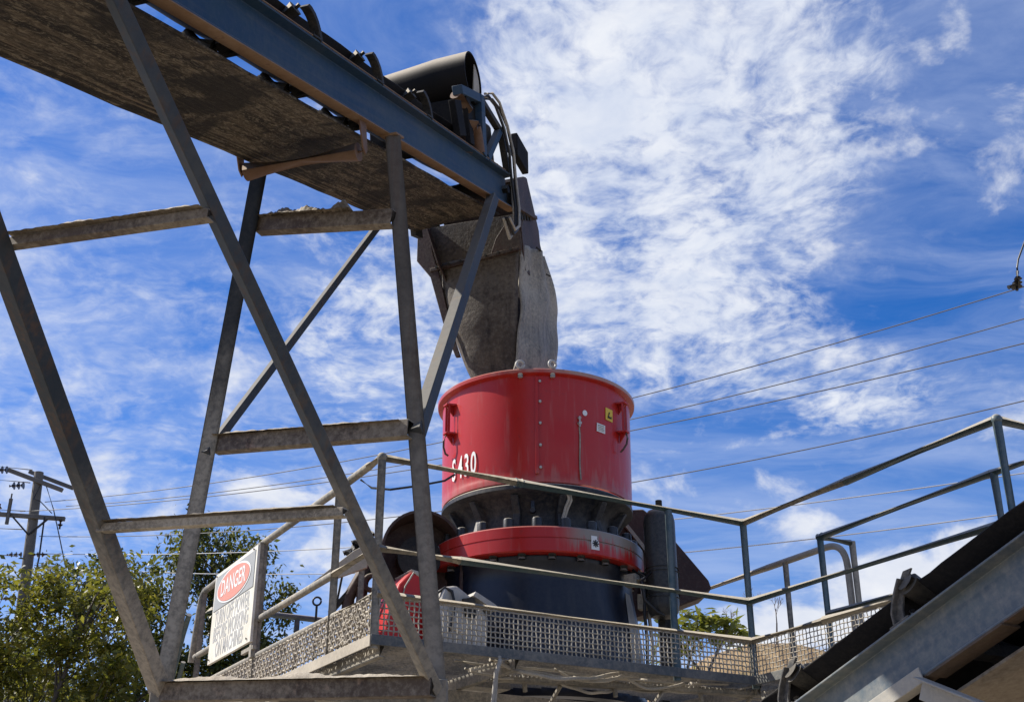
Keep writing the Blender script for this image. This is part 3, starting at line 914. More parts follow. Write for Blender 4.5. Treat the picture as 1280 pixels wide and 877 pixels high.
# ------------------------------------------------------------------ feed conveyor (frame E)
fc = thing('feed_conveyor', 'inclined belt conveyor with blue channel frame rising from upper left to the chute', 'conveyor', 'E', (-.44, -4, 0))
Y0, Y1 = -15.0, 0.0
m_ = MB()
m_.channel((-.075, Y0, 0), (-.075, Y1, 0), .29, .075, .011, flip=1); 
st = build('stringer', m_, 'stringer', fc, bevel=.003)
m_ = MB(); m_.bar((-.037, Y0, -.003), (-.037, Y1 + .02, -.003), .078, .006); build('bottom_flange_face', m_, 'flange', st)
m_ = MB(); m_.bar((-.037, Y0, .294), (-.037, Y1 - .2, .294), .080, .006); build('top_flange_face', m_, 'flange', st)
m_ = MB()
m_.channel((-.805, Y0, 0), (-.805, Y1 - .15, 0), .29, .075, .011, flip=-1)
st2 = build('stringer', m_, 'stringer', fc, bevel=.003)
m_ = MB(); m_.bar((-.843, Y0, -.003), (-.843, Y1 - .15, -.003), .078, .006); build('bottom_flange_face', m_, 'flange', st2)
# head extension of the near stringer
m_ = MB(); m_.channel((-.07, Y1, .02), (-.07, .34, .02), .20, .06, .010); m_.box((-.05, .16, .11), (.03, .30, .10))
build('head_bracket', m_, 'dark', fc, bevel=.003)
# return belt hanging under the frame
m_ = MB(); nu = 14; ny2 = 60
bv = []
for j in range(ny2 + 1):
    y = -13 + 12.75 * j / ny2
    for i in range(nu + 1):
        u_ = i / nu
        x = -.80 + .725 * u_
        edge = max(0, abs(u_ - .5) - .42) / .08
        z = -.085 + .016 * math.sin((u_ - .5) * 3) - .008 * edge + .002 * math.sin(j * 1.7 + u_ * 6) + .02 * math.cos((u_ - .5) * math.pi)
        x += .003 * math.sin(j * .9) + .002 * math.sin(j * 2.3)
        bv.append((x, y, z))
m_.add(bv, [(j * (nu + 1) + i, j * (nu + 1) + i + 1, (j + 1) * (nu + 1) + i + 1, (j + 1) * (nu + 1) + i) for j in range(ny2) for i in range(nu)])
rb = build('return_belt', m_, 'belt_ret', fc, angle=60)
md = rb.modifiers.new('thick', 'SOLIDIFY'); md.thickness = .012; md.offset = 1
# carrying belt: troughed, dark
m_ = MB(); prof = [(-.735, .492), (-.66, .445), (-.58, .398), (-.55, .392), (-.33, .392), (-.30, .398), (-.22, .445), (-.145, .492)]
cv_ = []
for j in range(ny2 + 1):
    y = -13 + 12.9 * j / ny2
    for (x, z) in prof:
        cv_.append((x, y, z + .006 * math.sin(j * 1.3 + x * 9)))
k = len(prof)
m_.add(cv_, [(j * k + i, j * k + i + 1, (j + 1) * k + i + 1, (j + 1) * k + i) for j in range(ny2) for i in range(k - 1)])
cb = build('carrying_belt', m_, 'rubber', fc, angle=60)
md = cb.modifiers.new('thick', 'SOLIDIFY'); md.thickness = .012


def idler(parent, y, mat_fr='dark', first=True):
    fr = MB()
    fr.angle((-.86, y + .05, .298), (-.02, y + .05, .298), .05, .045, .006)
    mid_ = [(.075, .295), (.066, .35), (.045, .395), (.012, .43), (-.028, .452), (-.060, .458)]
    hook = [(a_ + .016, b2 + .004) for a_, b2 in mid_] + [(a_ - .012, b2 - .016) for a_, b2 in reversed(mid_)]
    for sx_ in (-1, 1):                                  # curved strap carrying the wing roller
        xo = -.020 if sx_ > 0 else -.860
        fr.prism(hook, lambda a_, b2, t_, xo=xo: V((xo - .025 + t_, y + a_, b2)), .05)
        fr.bar((xo, y + .07, .296), (xo, y - .03, .296), .06, .010)
    io = build('idler', fr, mat_fr, parent, bevel=.002)
    for a, b_ in (((-.75, y - .02, .445), (-.585, y - .02, .345)), ((-.555, y - .02, .345), (-.325, y - .02, .345)), ((-.295, y - .02, .345), (-.09, y - .02, .465))):
        rm = MB(); rm.tube(a, b_, .044, 16)
        dd = (V(b_) - V(a)).normalized(); rm.tube(V(a) - dd * .03, V(b_) + dd * .03, .012, 8)
        build('roller', rm, 'dark', io)


for k in range(11):
    idler(fc, -2.05 - .885 * k)
for y in (-3.17, -6.2, -9.2):                            # return rollers on hangers
    rm = MB(); rm.tube((-.80, y, -.180), (-.075, y, -.180), .056, 24)
    ro = build('return_roller', rm, 'roller', fc)
    for x in (-.835, -.035):
        hm = MB()
        hm.prism([(-.05, -.004), (.05, -.004), (.03, -.17), (.0, -.205), (-.03, -.17)], lambda a, b_, t_, x=x: V((x + t_ - .004, y + a, b_)), .010)
        hm.tube((x, y, -.18), (x + (.05 if x < -.4 else -.05), y, -.18), .014, 8)
        build('roller_hanger', hm, 'roller', ro, bevel=.002)
# head drum, hood, drive
m_ = MB(); m_.tube((-.79, -.10, .20), (-.09, -.10, .20), .185, 28); build('head_drum', m_, 'rubber', fc, angle=50)
m_ = MB(); m_.tube((-.86, -.10, .16), (-.02, -.10, .16), .035, 12); build('drum_shaft', m_, 'dark', fc)
# sheet-metal hood: an open barrel lying across the belt
m_ = MB()
nh = 40
ends = []
for (x, cy_, cz_, r_) in ((-.02, -.80, .905, .205), (-.30, -.79, .900, .200), (-.52, -.77, .885, .195), (-.76, -.75, .87, .19)):
    ends.append([(x, cy_ + r_ * math.cos(2 * math.pi * i / nh + .3), cz_ + r_ * math.sin(2 * math.pi * i / nh + .3) * 1.0) for i in range(nh)])
inn = []
for (x, cy_, cz_, r_) in ((-.02, -.80, .905, .193), (-.76, -.75, .87, .178)):
    inn.append([(x, cy_ + r_ * math.cos(2 * math.pi * i / nh + .3), cz_ + r_ * math.sin(2 * math.pi * i / nh + .3)) for i in range(nh)])
vs = sum(ends, []) + sum(inn, [])
fs = []
for e_ in range(3):
    fs += [(e_ * nh + i, e_ * nh + (i + 1) % nh, (e_ + 1) * nh + (i + 1) % nh, (e_ + 1) * nh + i) for i in range(nh)]
fs += [(4 * nh + i, 5 * nh + i, 5 * nh + (i + 1) % nh, 4 * nh + (i + 1) % nh) for i in range(nh)]
fs += [(i, 4 * nh + i, 4 * nh + (i + 1) % nh, (i + 1) % nh) for i in range(nh)]
fs += [(3 * nh + i, 3 * nh + (i + 1) % nh, 5 * nh + (i + 1) % nh, 5 * nh + i) for i in range(nh)]
m_.add(vs, fs)
hd = build('head_hood', m_, 'hood', fc, angle=50)
m_ = MB(); m_.prism([(.17 * math.cos(R(a)), .17 * math.sin(R(a))) for a in range(-100, 60, 12)], lambda a, b_, t_: V((-.035 + t_, -.80 + a, .90 + b_)), .008)
build('hood_end_plate', m_, 'beige', hd)
m_ = MB(); m_.box((-.44, -.85, .55), (.80, .30, .30), Matrix.Rotation(R(-8), 3, 'X')); build('hood_skirt', m_, 'rubber', hd, bevel=.01)
m_ = MB(); m_.box((-.02, -1.32, .46), (.05, .16, .26), Matrix.Rotation(R(12), 3, 'X')); m_.box((-.02, -1.06, .50), (.04, .10, .36)); build('hood_bracket', m_, 'rubber', hd, bevel=.004)
# motor frame
m_ = MB()
m_.bar((-.03, -.80, .29), (-.03, -.70, .78), .09, .09, up=(1, 0, 0))
build('frame_post', m_, 'stringer', fc, bevel=.004)
m_ = MB(); m_.bar((-.03, -1.22, .70), (-.03, -.655, .765), .08, .07); build('frame_beam', m_, 'stringer', fc, bevel=.004)
m_ = MB(); m_.bar((-.02, -.66, .30), (-.02, -.20, .63), .06, .05, up=(1, 0, 0)); build('frame_brace', m_, 'stringer', fc, bevel=.003)
m_ = MB(); m_.bar((-.02, -.655, .76), (-.02, -.10, .60), .05, .05, up=(1, 0, 0)); m_.bar((-.02, -.16, .62), (-.02, -.08, .29), .05, .05, up=(1, 0, 0)); build('frame_brace', m_, 'dark', fc, bevel=.003)
m_ = MB(); m_.box((-.28, -.42, .50), (.40, .44, .36)); build('gear_housing', m_, 'dark', fc, bevel=.03)
m_ = MB(); m_.tube((-.02, -1.03, .52), (-.10, -.98, .30), .075, 16); m_.tube((-.02, -1.06, .58), (-.05, -1.2, .68), .05, 14)
m_.pipe([(-.02, -1.0, .46), (-.02, -.93, .48), (-.02, -.88, .42), (-.02, -.86, .30)], .05, 12)
build('drive_motor', m_, 'roller', fc, angle=50)
m_ = MB(); m_.box((-.02, .40, .56), (.06, .34, .22), Matrix.Rotation(R(-18), 3, 'X')); build('junction_box', m_, 'rubber', fc, bevel=.01)
m_ = MB(); m_.bar((-.03, -.10, .52), (-.03, .24, .55), .04, .05); build('box_arm', m_, 'dark', fc)
for k, (dx, dz) in enumerate(((0, 0), (.03, .02), (.015, -.02), (-.02, .01))):
    m_ = MB()
    m_.pipe([(-.02 + dx, -.62, .80 + dz), (.0 + dx, -.50 + .03 * k, .84 + dz), (.01 + dx, -.36 + .04 * k, .80 + dz), (.02 + dx, -.22 + .04 * k, .66), (.03 + dx, -.14 + .03 * k, .45), (.02 + dx, -.11 + .02 * k, .25),
             (.03 + dx, -.12, .0 - .02 * k), (.035 + dx, -.20, -.16 - .02 * k), (.03 + dx, -.33, -.20 - .03 * k), (.02 + dx, -.42, -.14)], .011, 8)
    build('power_cable', m_, 'cable' if k % 2 == 0 else 'greycable', fc, angle=70)
m_ = MB(); m_.pipe([(-.62, -.95, -.03), (-.60, -1.02, -.25), (-.62, -1.06, -.42), (-.64, -1.10, -.62), (-.62, -1.16, -.72), (-.59, -1.15, -.75)], .0035, 6)
build('loose_wire', m_, 'cable', fc)
m_ = MB(); m_.bar((-.84, -.26, -.05), (-.60, -.26, -.05), .08, .07); m_.box((-.83, -.16, -.06), (.05, .16, .14)); build('tail_bracket', m_, 'dark', fc, bevel=.003)

for x in (-.04, -.84):
    m_ = MB(); m_.bar((x, -14, 0), (x, -14 - .70, -1.89), .09, .09, up=(1, 0, 0)); build('tail_leg', m_, 'stringer', fc, bevel=.003)

# ------------------------------------------------------------------ trestle under the conveyor (world frame)
tr = thing('conveyor_trestle', 'dusty steel trestle of two V shaped leg pairs carrying the conveyor', 'trestle', 'W', (-1.1, 6.5, 0))
nA, fA = V((-.37, 6.289, 2.61)), V((-1.876, 6.776, 2.688))


def member(name, p0, p1, kind, mat, w, h=None, up=(0, 0, 1), bevel=.004):
    m_ = MB()
    if kind == 'pipe': m_.tube(p0, p1, w, 20)
    elif kind == 'tube': m_.bar(p0, p1, w, h or w, up)
    elif kind == 'angle': m_.angle(p0, p1, w, h or w, .009, up)
    elif kind == 'channel': m_.channel(p0, p1, h, w, .008, up)
    return build(name, m_, mat, tr, bevel=bevel if kind != 'pipe' else 0)


def ext(a, b_, k0=0, k1=0):
    a, b_ = V(a), V(b_); d_ = (b_ - a).normalized()
    return a - d_ * k0, b_ + d_ * k1


a, b_ = ext(nA, (-.729, 6.32, 5.938), .12, .0); member('leg', a, b_, 'pipe', 'trestle_pipe', .047)
a, b_ = ext(nA, (-1.568, 3.60, 4.891), .03, .0); member('leg', a, b_, 'tube', 'trestle', .056, .074, up=(.3, -1, .1))
a, b_ = ext(fA, (-1.58, 6.57, 5.911), .10, .12); member('leg', a, b_, 'pipe', 'trestle_dark', .048)
a, b_ = ext(fA, (-2.242, 4.757, 4.243), .05, .60); member('leg', a, b_, 'tube', 'trestle_far', .078, .100, up=(.6, -1, .2))
m_ = MB(); m_.bar((-.37, 6.289, 2.68), (-.37, 6.289, 0.02), .10, .10, up=(0, 1, 0)); build('post', m_, 'trestle', tr, bevel=.004)
m_ = MB(); m_.bar((-1.876, 6.776, 2.75), (-1.876, 6.776, 0.02), .10, .10, up=(0, 1, 0)); build('post', m_, 'trestle', tr, bevel=.004)
member('brace', (-.519, 6.304, 3.998), (-.150, 8.20, 6.67), 'tube', 'trestle', .075, .075, up=(.9, -.2, .4))
member('brace', (-1.755, 6.688, 4.018), (-.985, 8.485, 6.715), 'tube', 'trestle', .05, .045, up=(.9, -.2, .4))
member('cross_member', (-1.236, 4.316, 4.176), (-2.239, 4.748, 4.287), 'channel', 'cross', .050, .046)
member('cross_member', (-.765, 5.369, 3.250), (-2.039, 5.860, 3.320), 'channel', 'cross_pale', .05, .042)
member('cross_member', (-.40, 6.16, 2.585), (-1.869, 6.70, 2.645), 'channel', 'cross', .08, .095)
member('cross_member', (-.565, 6.215, 3.955), (-1.729, 6.70, 4.040), 'channel', 'cross', .07, .098)
member('cross_member', (-.715, 6.25, 5.29), (-1.590, 6.62, 5.455), 'channel', 'cross', .075, .10)
m_ = MB(); m_.box((-.735, 6.33, 5.950), (.11, .13, .014), Matrix.Rotation(R(-17), 3, 'Z') @ Matrix.Rotation(R(20), 3, 'X')); build('cap_plate', m_, 'flange', tr, bevel=.002)
# dirt crusted on the ledges
for q, (p0, p1, hgt, wid) in enumerate((((-.95, 6.33, 5.425), (-1.58, 6.62, 5.548), .075, .085), ((-.60, 6.235, 4.045), (-1.72, 6.70, 4.135), .020, .07), ((-.42, 6.175, 2.676), (-1.85, 6.695, 2.738), .026, .085),
                         ((-1.26, 4.33, 4.230), (-2.22, 4.74, 4.340), .018, .055), ((-.80, 5.385, 3.298), (-2.02, 5.855, 3.368), .014, .05))):
    p0, p1 = V(p0), V(p1)
    d_ = (p1 - p0).normalized(); sd = d_.cross(V((0, 0, 1))).normalized()
    m_ = MB(); na, nb = 90, 5; vs = []
    for i in range(na + 1):
        f_ = i / na
        e_ = min(1, f_ * 12, (1 - f_) * 12)
        big = max(0, mnoise.noise((f_ * 5.5 + q * 9, 1.3, q)) + .25)
        for j in range(nb + 1):
            w_ = j / nb
            hz = (math.sin(w_ * math.pi) ** .5) * e_ * hgt * (.18 + 1.1 * big + .35 * mnoise.noise((f_ * 40, w_ * 3, q * 3.3)))
            vs.append(p0.lerp(p1, f_) + sd * (w_ - .5) * wid * (1 + .25 * mnoise.noise((f_ * 30, w_, q))) + V((0, 0, max(0, hz) + .001)))
    m_.add(vs, [(i * (nb + 1) + j, i * (nb + 1) + j + 1, (i + 1) * (nb + 1) + j + 1, (i + 1) * (nb + 1) + j) for i in range(na) for j in range(nb)])
    build('crusted_dirt', m_, 'soil', tr, angle=70, kind='stuff')

# ------------------------------------------------------------------ platform (frame P)
pf = thing('work_platform', 'grey steel grating platform around the crusher on beams', 'platform', 'P', (2.0, 1.8, -.4))
hole = V((2.094, 1.700, 0))
m_ = MB()
y = .02
while y < 3.95:
    spans = [(0.0, 3.88)]
    dy = abs(y - hole.y)
    if dy < .86:
        hw = math.sqrt(.86 ** 2 - dy ** 2)
        spans = [(0.0, hole.x - hw), (hole.x + hw, 3.88)]
    for a, b_ in spans:
        if b_ - a > .03:
            m_.box(((a + b_) / 2, y, .042), (b_ - a, .005, .024))
    y += .058
x = .05
while x < 3.85:
    spans = [(0.02, 3.94)]
    dx = abs(x - hole.x)
    if dx < .86:
        hw = math.sqrt(.86 ** 2 - dx ** 2)
        spans = [(0.02, hole.y - hw), (hole.y + hw, 3.94)]
    for a, b_ in spans:
        m_.box((x, (a + b_) / 2, .052), (.006, b_ - a, .006))
    x += .11
build('deck_grating', m_, 'deck', pf, kind='stuff')
m_ = MB()
y = -2.26
while y < -.01:
    m_.box((3.35, y, .040), (1.06, .005, .028)); y += .036
build('deck_grating', m_, 'deck', pf, kind='stuff')
for x in (.05, .95, 2.85, 3.83):
    m_ = MB(); m_.channel((x, .03, -.055), (x, 3.9, -.055), .08, .04, .006); build('joist', m_, 'deck', pf, bevel=.003)
for y in (.80, 2.62):
    m_ = MB(); m_.channel((-.02, y, -.20), (3.9, y, -.20), .14, .06, .008, flip=-1); build('beam', m_, 'deck', pf, bevel=.003)
m_ = MB(); m_.channel((2.83, -2.28, -.16), (2.83, -.02, -.16), .12, .05, .007); m_.channel((3.85, -2.28, -.16), (3.85, -.02, -.16), .12, .05, .007); build('joist', m_, 'deck', pf, bevel=.003)
for x, y in ((.55, .86), (3.3, .86), (.55, 2.66), (3.3, 2.66), (3.3, -2.0)):
    m_ = MB(); zt = -.20 if y > 0 else -.16
    m_.bar((x, y, zt), (x, y, -3.03), .16, .16, up=(0, 1, 0)); build('column', m_, 'deck', pf, bevel=.005)
m_ = MB(); m_.box((1.95, 1.02, -1.0), (2.4, .02, 1.4)); build('skirt_panel', m_, 'beige', pf, bevel=.003)
m_ = MB(); m_.box((.60, .93, -.80), (.52, .02, 1.2)); build('skirt_panel', m_, 'beige', pf, bevel=.003)
for x in (.86, 1.6, 2.3):
    m_ = MB(); m_.bar((x, .96, -.3), (x, .96, -1.7), .05, .05, up=(0, 1, 0)); build('panel_stiffener', m_, 'deck', pf, bevel=.003)
# serrated ledge below the front edge
LA, LB = V((.95, .36, -.062)), V((3.40, .05, -.040))
ld = (LB - LA).normalized()
m_ = MB()
m_.bar(LA, LB, .09, .010)
m_.bar(LA + V((-.01, -.045, .010)), LB + V((-.01, -.045, .010)), .006, .022)
for k in range(80):
    p = LA + ld * (.02 + .03 * k) + V((-.01, -.048, .026)); m_.box(p, (.015, .008, .012), Matrix.Rotation(R(-7), 3, 'Z'))
build('serrated_ledge', m_, 'deck', pf)
for f_ in (.1, .36, .62, .9):
    m_ = MB(); p = LA.lerp(LB, f_); m_.bar(p + V((0, 0, -.06)), p + V((0, .02, .09)), .022, .022, up=(0, 1, 0)); build('ledge_hanger', m_, 'deck', pf)
for f_ in (.2, .5, .78):
    m_ = MB(); p = LA.lerp(LB, f_); m_.bar(p + V((0, .0, -.01)), p + V((.06, .30, -.13)), .02, .02); build('ledge_strut', m_, 'deck', pf)
# short strip of loose grating under the deck
m_ = MB()
for k in range(11):
    f_ = k / 10
    p = V((.70, .10, -.058)).lerp(V((.985, .10, .022)), f_); m_.bar(p, p + V((.03, .10, .012)), .013, .024)
m_.bar((.69, .10, -.066), (.99, .10, .014), .006, .010); m_.bar((.72, .20, -.054), (1.02, .20, .026), .006, .010)
build('loose_grating_strip', m_, 'railpale', pf)
m_ = MB()
for k in range(8):
    p = V((1.62 + .030 * k, .16, -.030 + .005 * k)); m_.bar(p, p + V((.012, .07, .004)), .013, .018)
m_.bar((1.61, .16, -.040), (1.85, .16, -.005), .006, .008)
build('loose_grating_strip', m_, 'railpale', pf)


def woven(p0, p1, z0, z1, cell, r, mat, parent, sag=0.0, jit=.0, seed=1):
    """crimped woven wire panel between two points"""
    rr_ = random.Random(seed)
    p0, p1 = V(p0), V(p1); d_ = p1 - p0; L_ = d_.length; d_.normalize(); nrm_ = V((-d_.y, d_.x, 0))
    nx = int(L_ / cell); nz_ = max(2, int(round((z1 - z0) / cell)))
    cz_ = (z1 - z0) / nz_; cx_ = L_ / nx
    m_ = MB()
    off = [[(rr_.uniform(-jit, jit), rr_.uniform(-jit, jit)) for _ in range(nz_ + 1)] for _ in range(nx + 1)]
    P_ = lambda i, j, s_: p0 + d_ * (i * cx_ + off[i][j][0]) + V((0, 0, z0 + j * cz_ + off[i][j][1] - p0.z)) + nrm_ * s_
    for i in range(nx + 1):
        m_.pipe([P_(i, j, r * .9 * (1 if (i + j) % 2 else -1)) for j in range(nz_ + 1)], r, 5)
    for j in range(nz_ + 1):
        m_.pipe([P_(i, j, r * .9 * (-1 if (i + j) % 2 else 1)) for i in range(nx + 1)], r, 5)
    return build('mesh_panel', m_, mat, parent, kind='stuff', angle=70)


def rail(name, parent, pts, r, mat, n=14):
    m_ = MB(); m_.pipe(pts, r, n)
    return build(name, m_, mat, parent, angle=50)


def fillet(a, b_, c_, r, n=5):
    a, b_, c_ = V(a), V(b_), V(c_)
    p = b_ + (a - b_).normalized() * r; q = b_ + (c_ - b_).normalized() * r
    return [p.lerp(b_, t_ / n).lerp(b_.lerp(q, t_ / n), t_ / n) for t_ in range(n + 1)]


# front guard rail
fr = thing('guard_railing', 'blue grey pipe guard railing with woven mesh in front of the red crusher', 'railing', 'P', (1.4, 0, 0), group='guard railings on the platform')
rail('top_rail', fr, [(0, 0, 1.148), (.95, .0, 1.142)], .026, 'raildust')
rail('top_rail', fr, [(.95, .0, 1.142), (2.81, 0, 1.142)], .0275, 'railblue')
m_ = MB(); m_.tube((.94, 0, 1.142), (.985, 0, 1.142), .031, 14); build('rail_sleeve', m_, 'railblue', fr)
rail('middle_rail', fr, [(0, 0, .575), (.55, .006, .573)], .024, 'raildust')
rail('middle_rail', fr, [(.55, .006, .573), (2.81, 0, .575)], .0255, 'railblue')
rail('mesh_rail', fr, [(-.0, 0, .300), (2.81, 0, .300)], .026, 'railpale')
for x, mt in ((0, 'raildust'), (2.155, 'railblue'), (2.81, 'railblue')):
    rail('post', fr, [(x, 0, -.02), (x, 0, 1.15)], .0255, mt)
m_ = MB(); m_.box((1.40, -.034, .028), (2.86, .008, .060)); build('toe_board', m_, 'toe_blue', fr, bevel=.002)
woven((.02, -.012, 0), (2.79, -.012, 0), .055, .285, .0320, .0048, 'mesh', fr, jit=.002, seed=3)
# left guard rail
lf = thing('guard_railing', 'dust caked guard railing with clogged mesh on the left edge beside the danger sign', 'railing', 'P', (0, 1.9, 0), group='guard railings on the platform')
rail('top_rail', lf, [(0, 0, 1.148), (-.004, .19, 1.150), (.006, .75, 1.155), (0, 2.2, 1.16), (0, 3.55, 1.12)] + fillet((0, 3.55, 1.12), (0, 3.85, 1.12), (0, 3.95, .72), .12) + [(0, 3.99, .55)], .026, 'raildust')
rail('middle_rail', lf, [(0, .02, .58), (.0, .70, .575), (0, 2.2, .575), (0, 3.86, .575)], .025, 'raildust')
rail('mesh_rail', lf, [(0, .02, .30), (.004, .6, .30), (0, 2.2, .305), (0, 3.95, .31)], .022, 'raildust')
for y, z0 in ((.70, -.02), (2.2, -.02), (3.78, -.02)):
    rail('post', lf, [(0, y, z0), (0, y, 1.15)], .0255, 'raildust')
m_ = MB(); m_.box((-.034, 1.95, .022), (.008, 3.96, .066)); build('toe_board', m_, 'beige', lf, bevel=.002)
woven((-.012, .02, 0), (-.012, 3.94, 0), .052, .285, .036, .0062, 'mesh_d', lf, jit=.003, seed=5)
m_ = MB(); rr = random.Random(9)
for k in range(200):                                     # dust clods caught in the mesh by the corner
    y = abs(rr.gauss(0, .55)); 
    m_.lump((-.012 + rr.uniform(-.01, .01), .02 + y, rr.uniform(.05, .30)), rr.uniform(.006, .015), rr.randint(0, 9999), .9)
build('caked_dust', m_, 'mesh_d', lf, angle=60, kind='stuff')
m_ = MB(); m_.pipe([(.0, .33, 1.10), (.03, .22, 1.02), (.10, .08, .98), (.24, -.01, 1.00), (.42, -.02, 1.06), (.5, 0, 1.12)], .007, 8)
m_.pipe(torus_pts(V((.06, .14, .985)), .022, V((1, 0, 0)), V((0, 0, 1)), 10), .006, 6, caps=False)
build('cable_loop', m_, 'cable', lf, angle=70)
# walkway railing on the right, towards the camera
wf = thing('guard_railing', 'blue grey guard railing sloping up right to the corner post near the second conveyor', 'railing', 'P', (2.81, -1.1, 0), group='guard railings on the platform')
rail('top_rail', wf, [(2.81, 0, 1.142), (2.81, -1.05, 1.145)], .026, 'raildust')
rail('top_rail', wf, [(2.81, -1.05, 1.145), (2.81, -2.28, 1.152)], .0285, 'railblue')
rail('top_rail', wf, [(2.81, -2.28, 1.152), (3.62, -2.28, 1.152)], .0275, 'railblue')
rail('middle_rail', wf, [(2.81, 0, .575), (2.81, -2.28, .560)], .026, 'railblue')
rail('middle_rail', wf, [(2.81, -2.28, .560), (3.62, -2.28, .56)], .026, 'railblue')
rail('mesh_rail', wf, [(2.81, 0, .302), (2.81, -.72, .302)], .026, 'raildust')
rail('mesh_rail', wf, [(2.81, -.72, .306), (2.81, -2.28, .306)], .029, 'railpale')
for x, y in ((2.81, -2.28), (3.62, -2.28)):
    rail('post', wf, [(x, y, -.1), (x, y, 1.152)], .0265, 'railblue')
m_ = MB(); m_.box((2.776, -1.14, .028), (.008, 2.24, .060)); build('toe_board', m_, 'toe_blue', wf, bevel=.002)
woven((2.80, -.03, 0), (2.80, -2.26, 0), .055, .285, .0345, .0036, 'mesh', wf, jit=.002, seed=8)
# far side rail of that walkway
gf_ = thing('guard_railing', 'dark two bar guard railing on the far side of the right walkway', 'railing', 'P', (3.56, -.8, 0), group='guard railings on the platform')
rail('top_rail', gf_, [(3.56, .03, 1.150), (3.56, -1.58, 1.165)], .026, 'railblue')
rail('top_rail', gf_, [(3.56, -1.58, 1.165), (3.60, -2.26, 1.165)], .026, 'railblue')
rail('top_rail', gf_, [(3.56, .03, 1.148), (3.86, .03, 1.148)], .024, 'railblue')
rail('middle_rail', gf_, [(3.56, .03, .575), (3.56, -2.26, .575)], .026, 'railblue')
for x, y, mt in ((3.56, .03, 'railblue'), (3.56, -1.60, 'railblue'), (3.88, .03, 'raildust')):
    rail('post', gf_, [(x, y, -.02), (x, y, 1.16)], .0255, mt)
m_ = MB(); m_.tube((3.56, .045, 1.150), (3.56, .0, 1.150), .030, 14); build('rail_cap', m_, 'railblue', gf_)
# pale railing behind, right of the crusher
bf = thing('guard_railing', 'pale cream guard railing with a rounded end behind the right corner post', 'railing', 'P', (3.87, 1.0, 0), group='guard railings on the platform')
rail('top_rail', bf, [(3.87, 2.6, 1.17), (3.87, 1.0, 1.18)] + fillet((3.87, 1.0, 1.18), (3.87, .10, 1.18), (3.87, .07, .2), .20, 8) + [(3.87, .085, -.02)], .026, 'railpale')
for y in (.78, 2.4):
    rail('post', bf, [(3.87, y, -.02), (3.87, y, 1.17)], .024, 'raildust')
m_ = MB(); m_.box((3.89, 1.3, .06), (.01, 2.6, .15)); build('toe_board', m_, 'beige', bf)
# rear railing, seen end-on past the sign
rf_ = thing('guard_railing', 'dark pipe railing at the back left behind the danger sign post', 'railing', 'P', (1.0, 3.95, 0), group='guard railings on the platform')
rail('top_rail', rf_, [(.0, 3.93, .93), (.12, 3.93, 1.0), (.3, 3.93, 1.02), (1.3, 3.93, 1.02)], .026, 'railblue')
for x in (.9, 1.3):
    rail('post', rf_, [(x, 3.93, -.02), (x, 3.93, 1.02)], .024, 'railblue')
for par, p, mt in ((fr, (0, 0, 1.148), 'raildust'), (wf, (2.81, 0, 1.142), 'railblue'), (wf, (2.81, -2.28, 1.152), 'railblue'), (wf, (2.81, 0, .575), 'railblue')):
    m_ = MB(); m_.lathe([(0, -.032)] + [(.032 * math.cos(R(q)), .032 * math.sin(R(q))) for q in range(-75, 76, 15)] + [(0, .032)], 16, p); build('rail_joint', m_, mt, par, angle=60)
# stair handrails beyond the left end
sh_ = thing('stair_handrail', 'blue stair handrail leaning up to the far left end of the platform', 'handrail', 'P', (0, 4.6, -1), )
rail('handrail', sh_, [(-.06, 3.98, .95), (-.06, 4.12, .80), (-.06, 4.75, -.2), (-.06, 6.2, -2.4)], .024, 'railblue')
rail('handrail', sh_, [(-.06, 4.00, .55), (-.06, 4.45, -.1), (-.06, 6.2, -2.8)], .020, 'railblue')
m_ = MB(); m_.bar((-.10, 4.05, 0), (-.10, 6.3, -2.95), .02, .16); build('stair_stringer', m_, 'railblue', sh_)

# ------------------------------------------------------------------ danger sign on the left railing
sg = thing('danger_sign', 'white danger sign with red oval fixed to the left railing', 'sign', 'P', (-.05, 2.7, .4))
ya, yb, za, zb = 3.24, 2.17, .40, 1.125
m_ = MB(); m_.box((-.052, (ya + yb) / 2, (za + zb) / 2), (.022, ya - yb, zb - za)); board = build('board', m_, steel('sign_white', (.72, .70, .63), (.60, .58, .50), rust=0, dust=.5, up=.3, scale=4, bump=0), sg, bevel=.003)
m_ = MB(); zh = za + .415
m_.box((-.0655, (ya + yb) / 2, (zh + zb - .03) / 2), (.004, ya - yb - .07, zb - .03 - zh)); build('header_panel', m_, plain('sign_header', (.30, .31, .31), .6), board)
fac = lambda x, z, t_=0: V((-.069 - t_, (ya + yb) / 2 - x, z))
zc = (zh + zb - .03) / 2
for rx, rz, mt, t_ in ((.43, .137, 'white', 0), (.405, .123, plain('faded_sign_red', (.60, .24, .18), .55), .003)):
    m_ = MB(); m_.prism([(rx * math.cos(2 * math.pi * i / 40), rz * math.sin(2 * math.pi * i / 40)) for i in range(40)], lambda a, b_, q, t_=t_: fac(a, zc + b_, t_ + q), .002)
    build('oval', m_, mt, board)
inkg = plain('faded_sign_ink', (.36, .36, .35), .6)
for txt, z, size, xs_, mt in (('DANGER', zc, .185, .84, 'white'), ('TURN OFF POWER', zh - .078, .172, .60, inkg), ('BEFORE WORKING', zh - .205, .172, .60, inkg), ('ON MACHINES', zh - .332, .172, .60, inkg)):
    vs, fs = text_mesh(txt, size, 0, xs_, .002)
    m_ = MB(); m_.add([fac(x, z + y, .0065 if mt == 'white' else -.0045) + V((-zz_, 0, 0)) for x, y, zz_ in vs], fs)
    build('lettering', m_, mt, board)
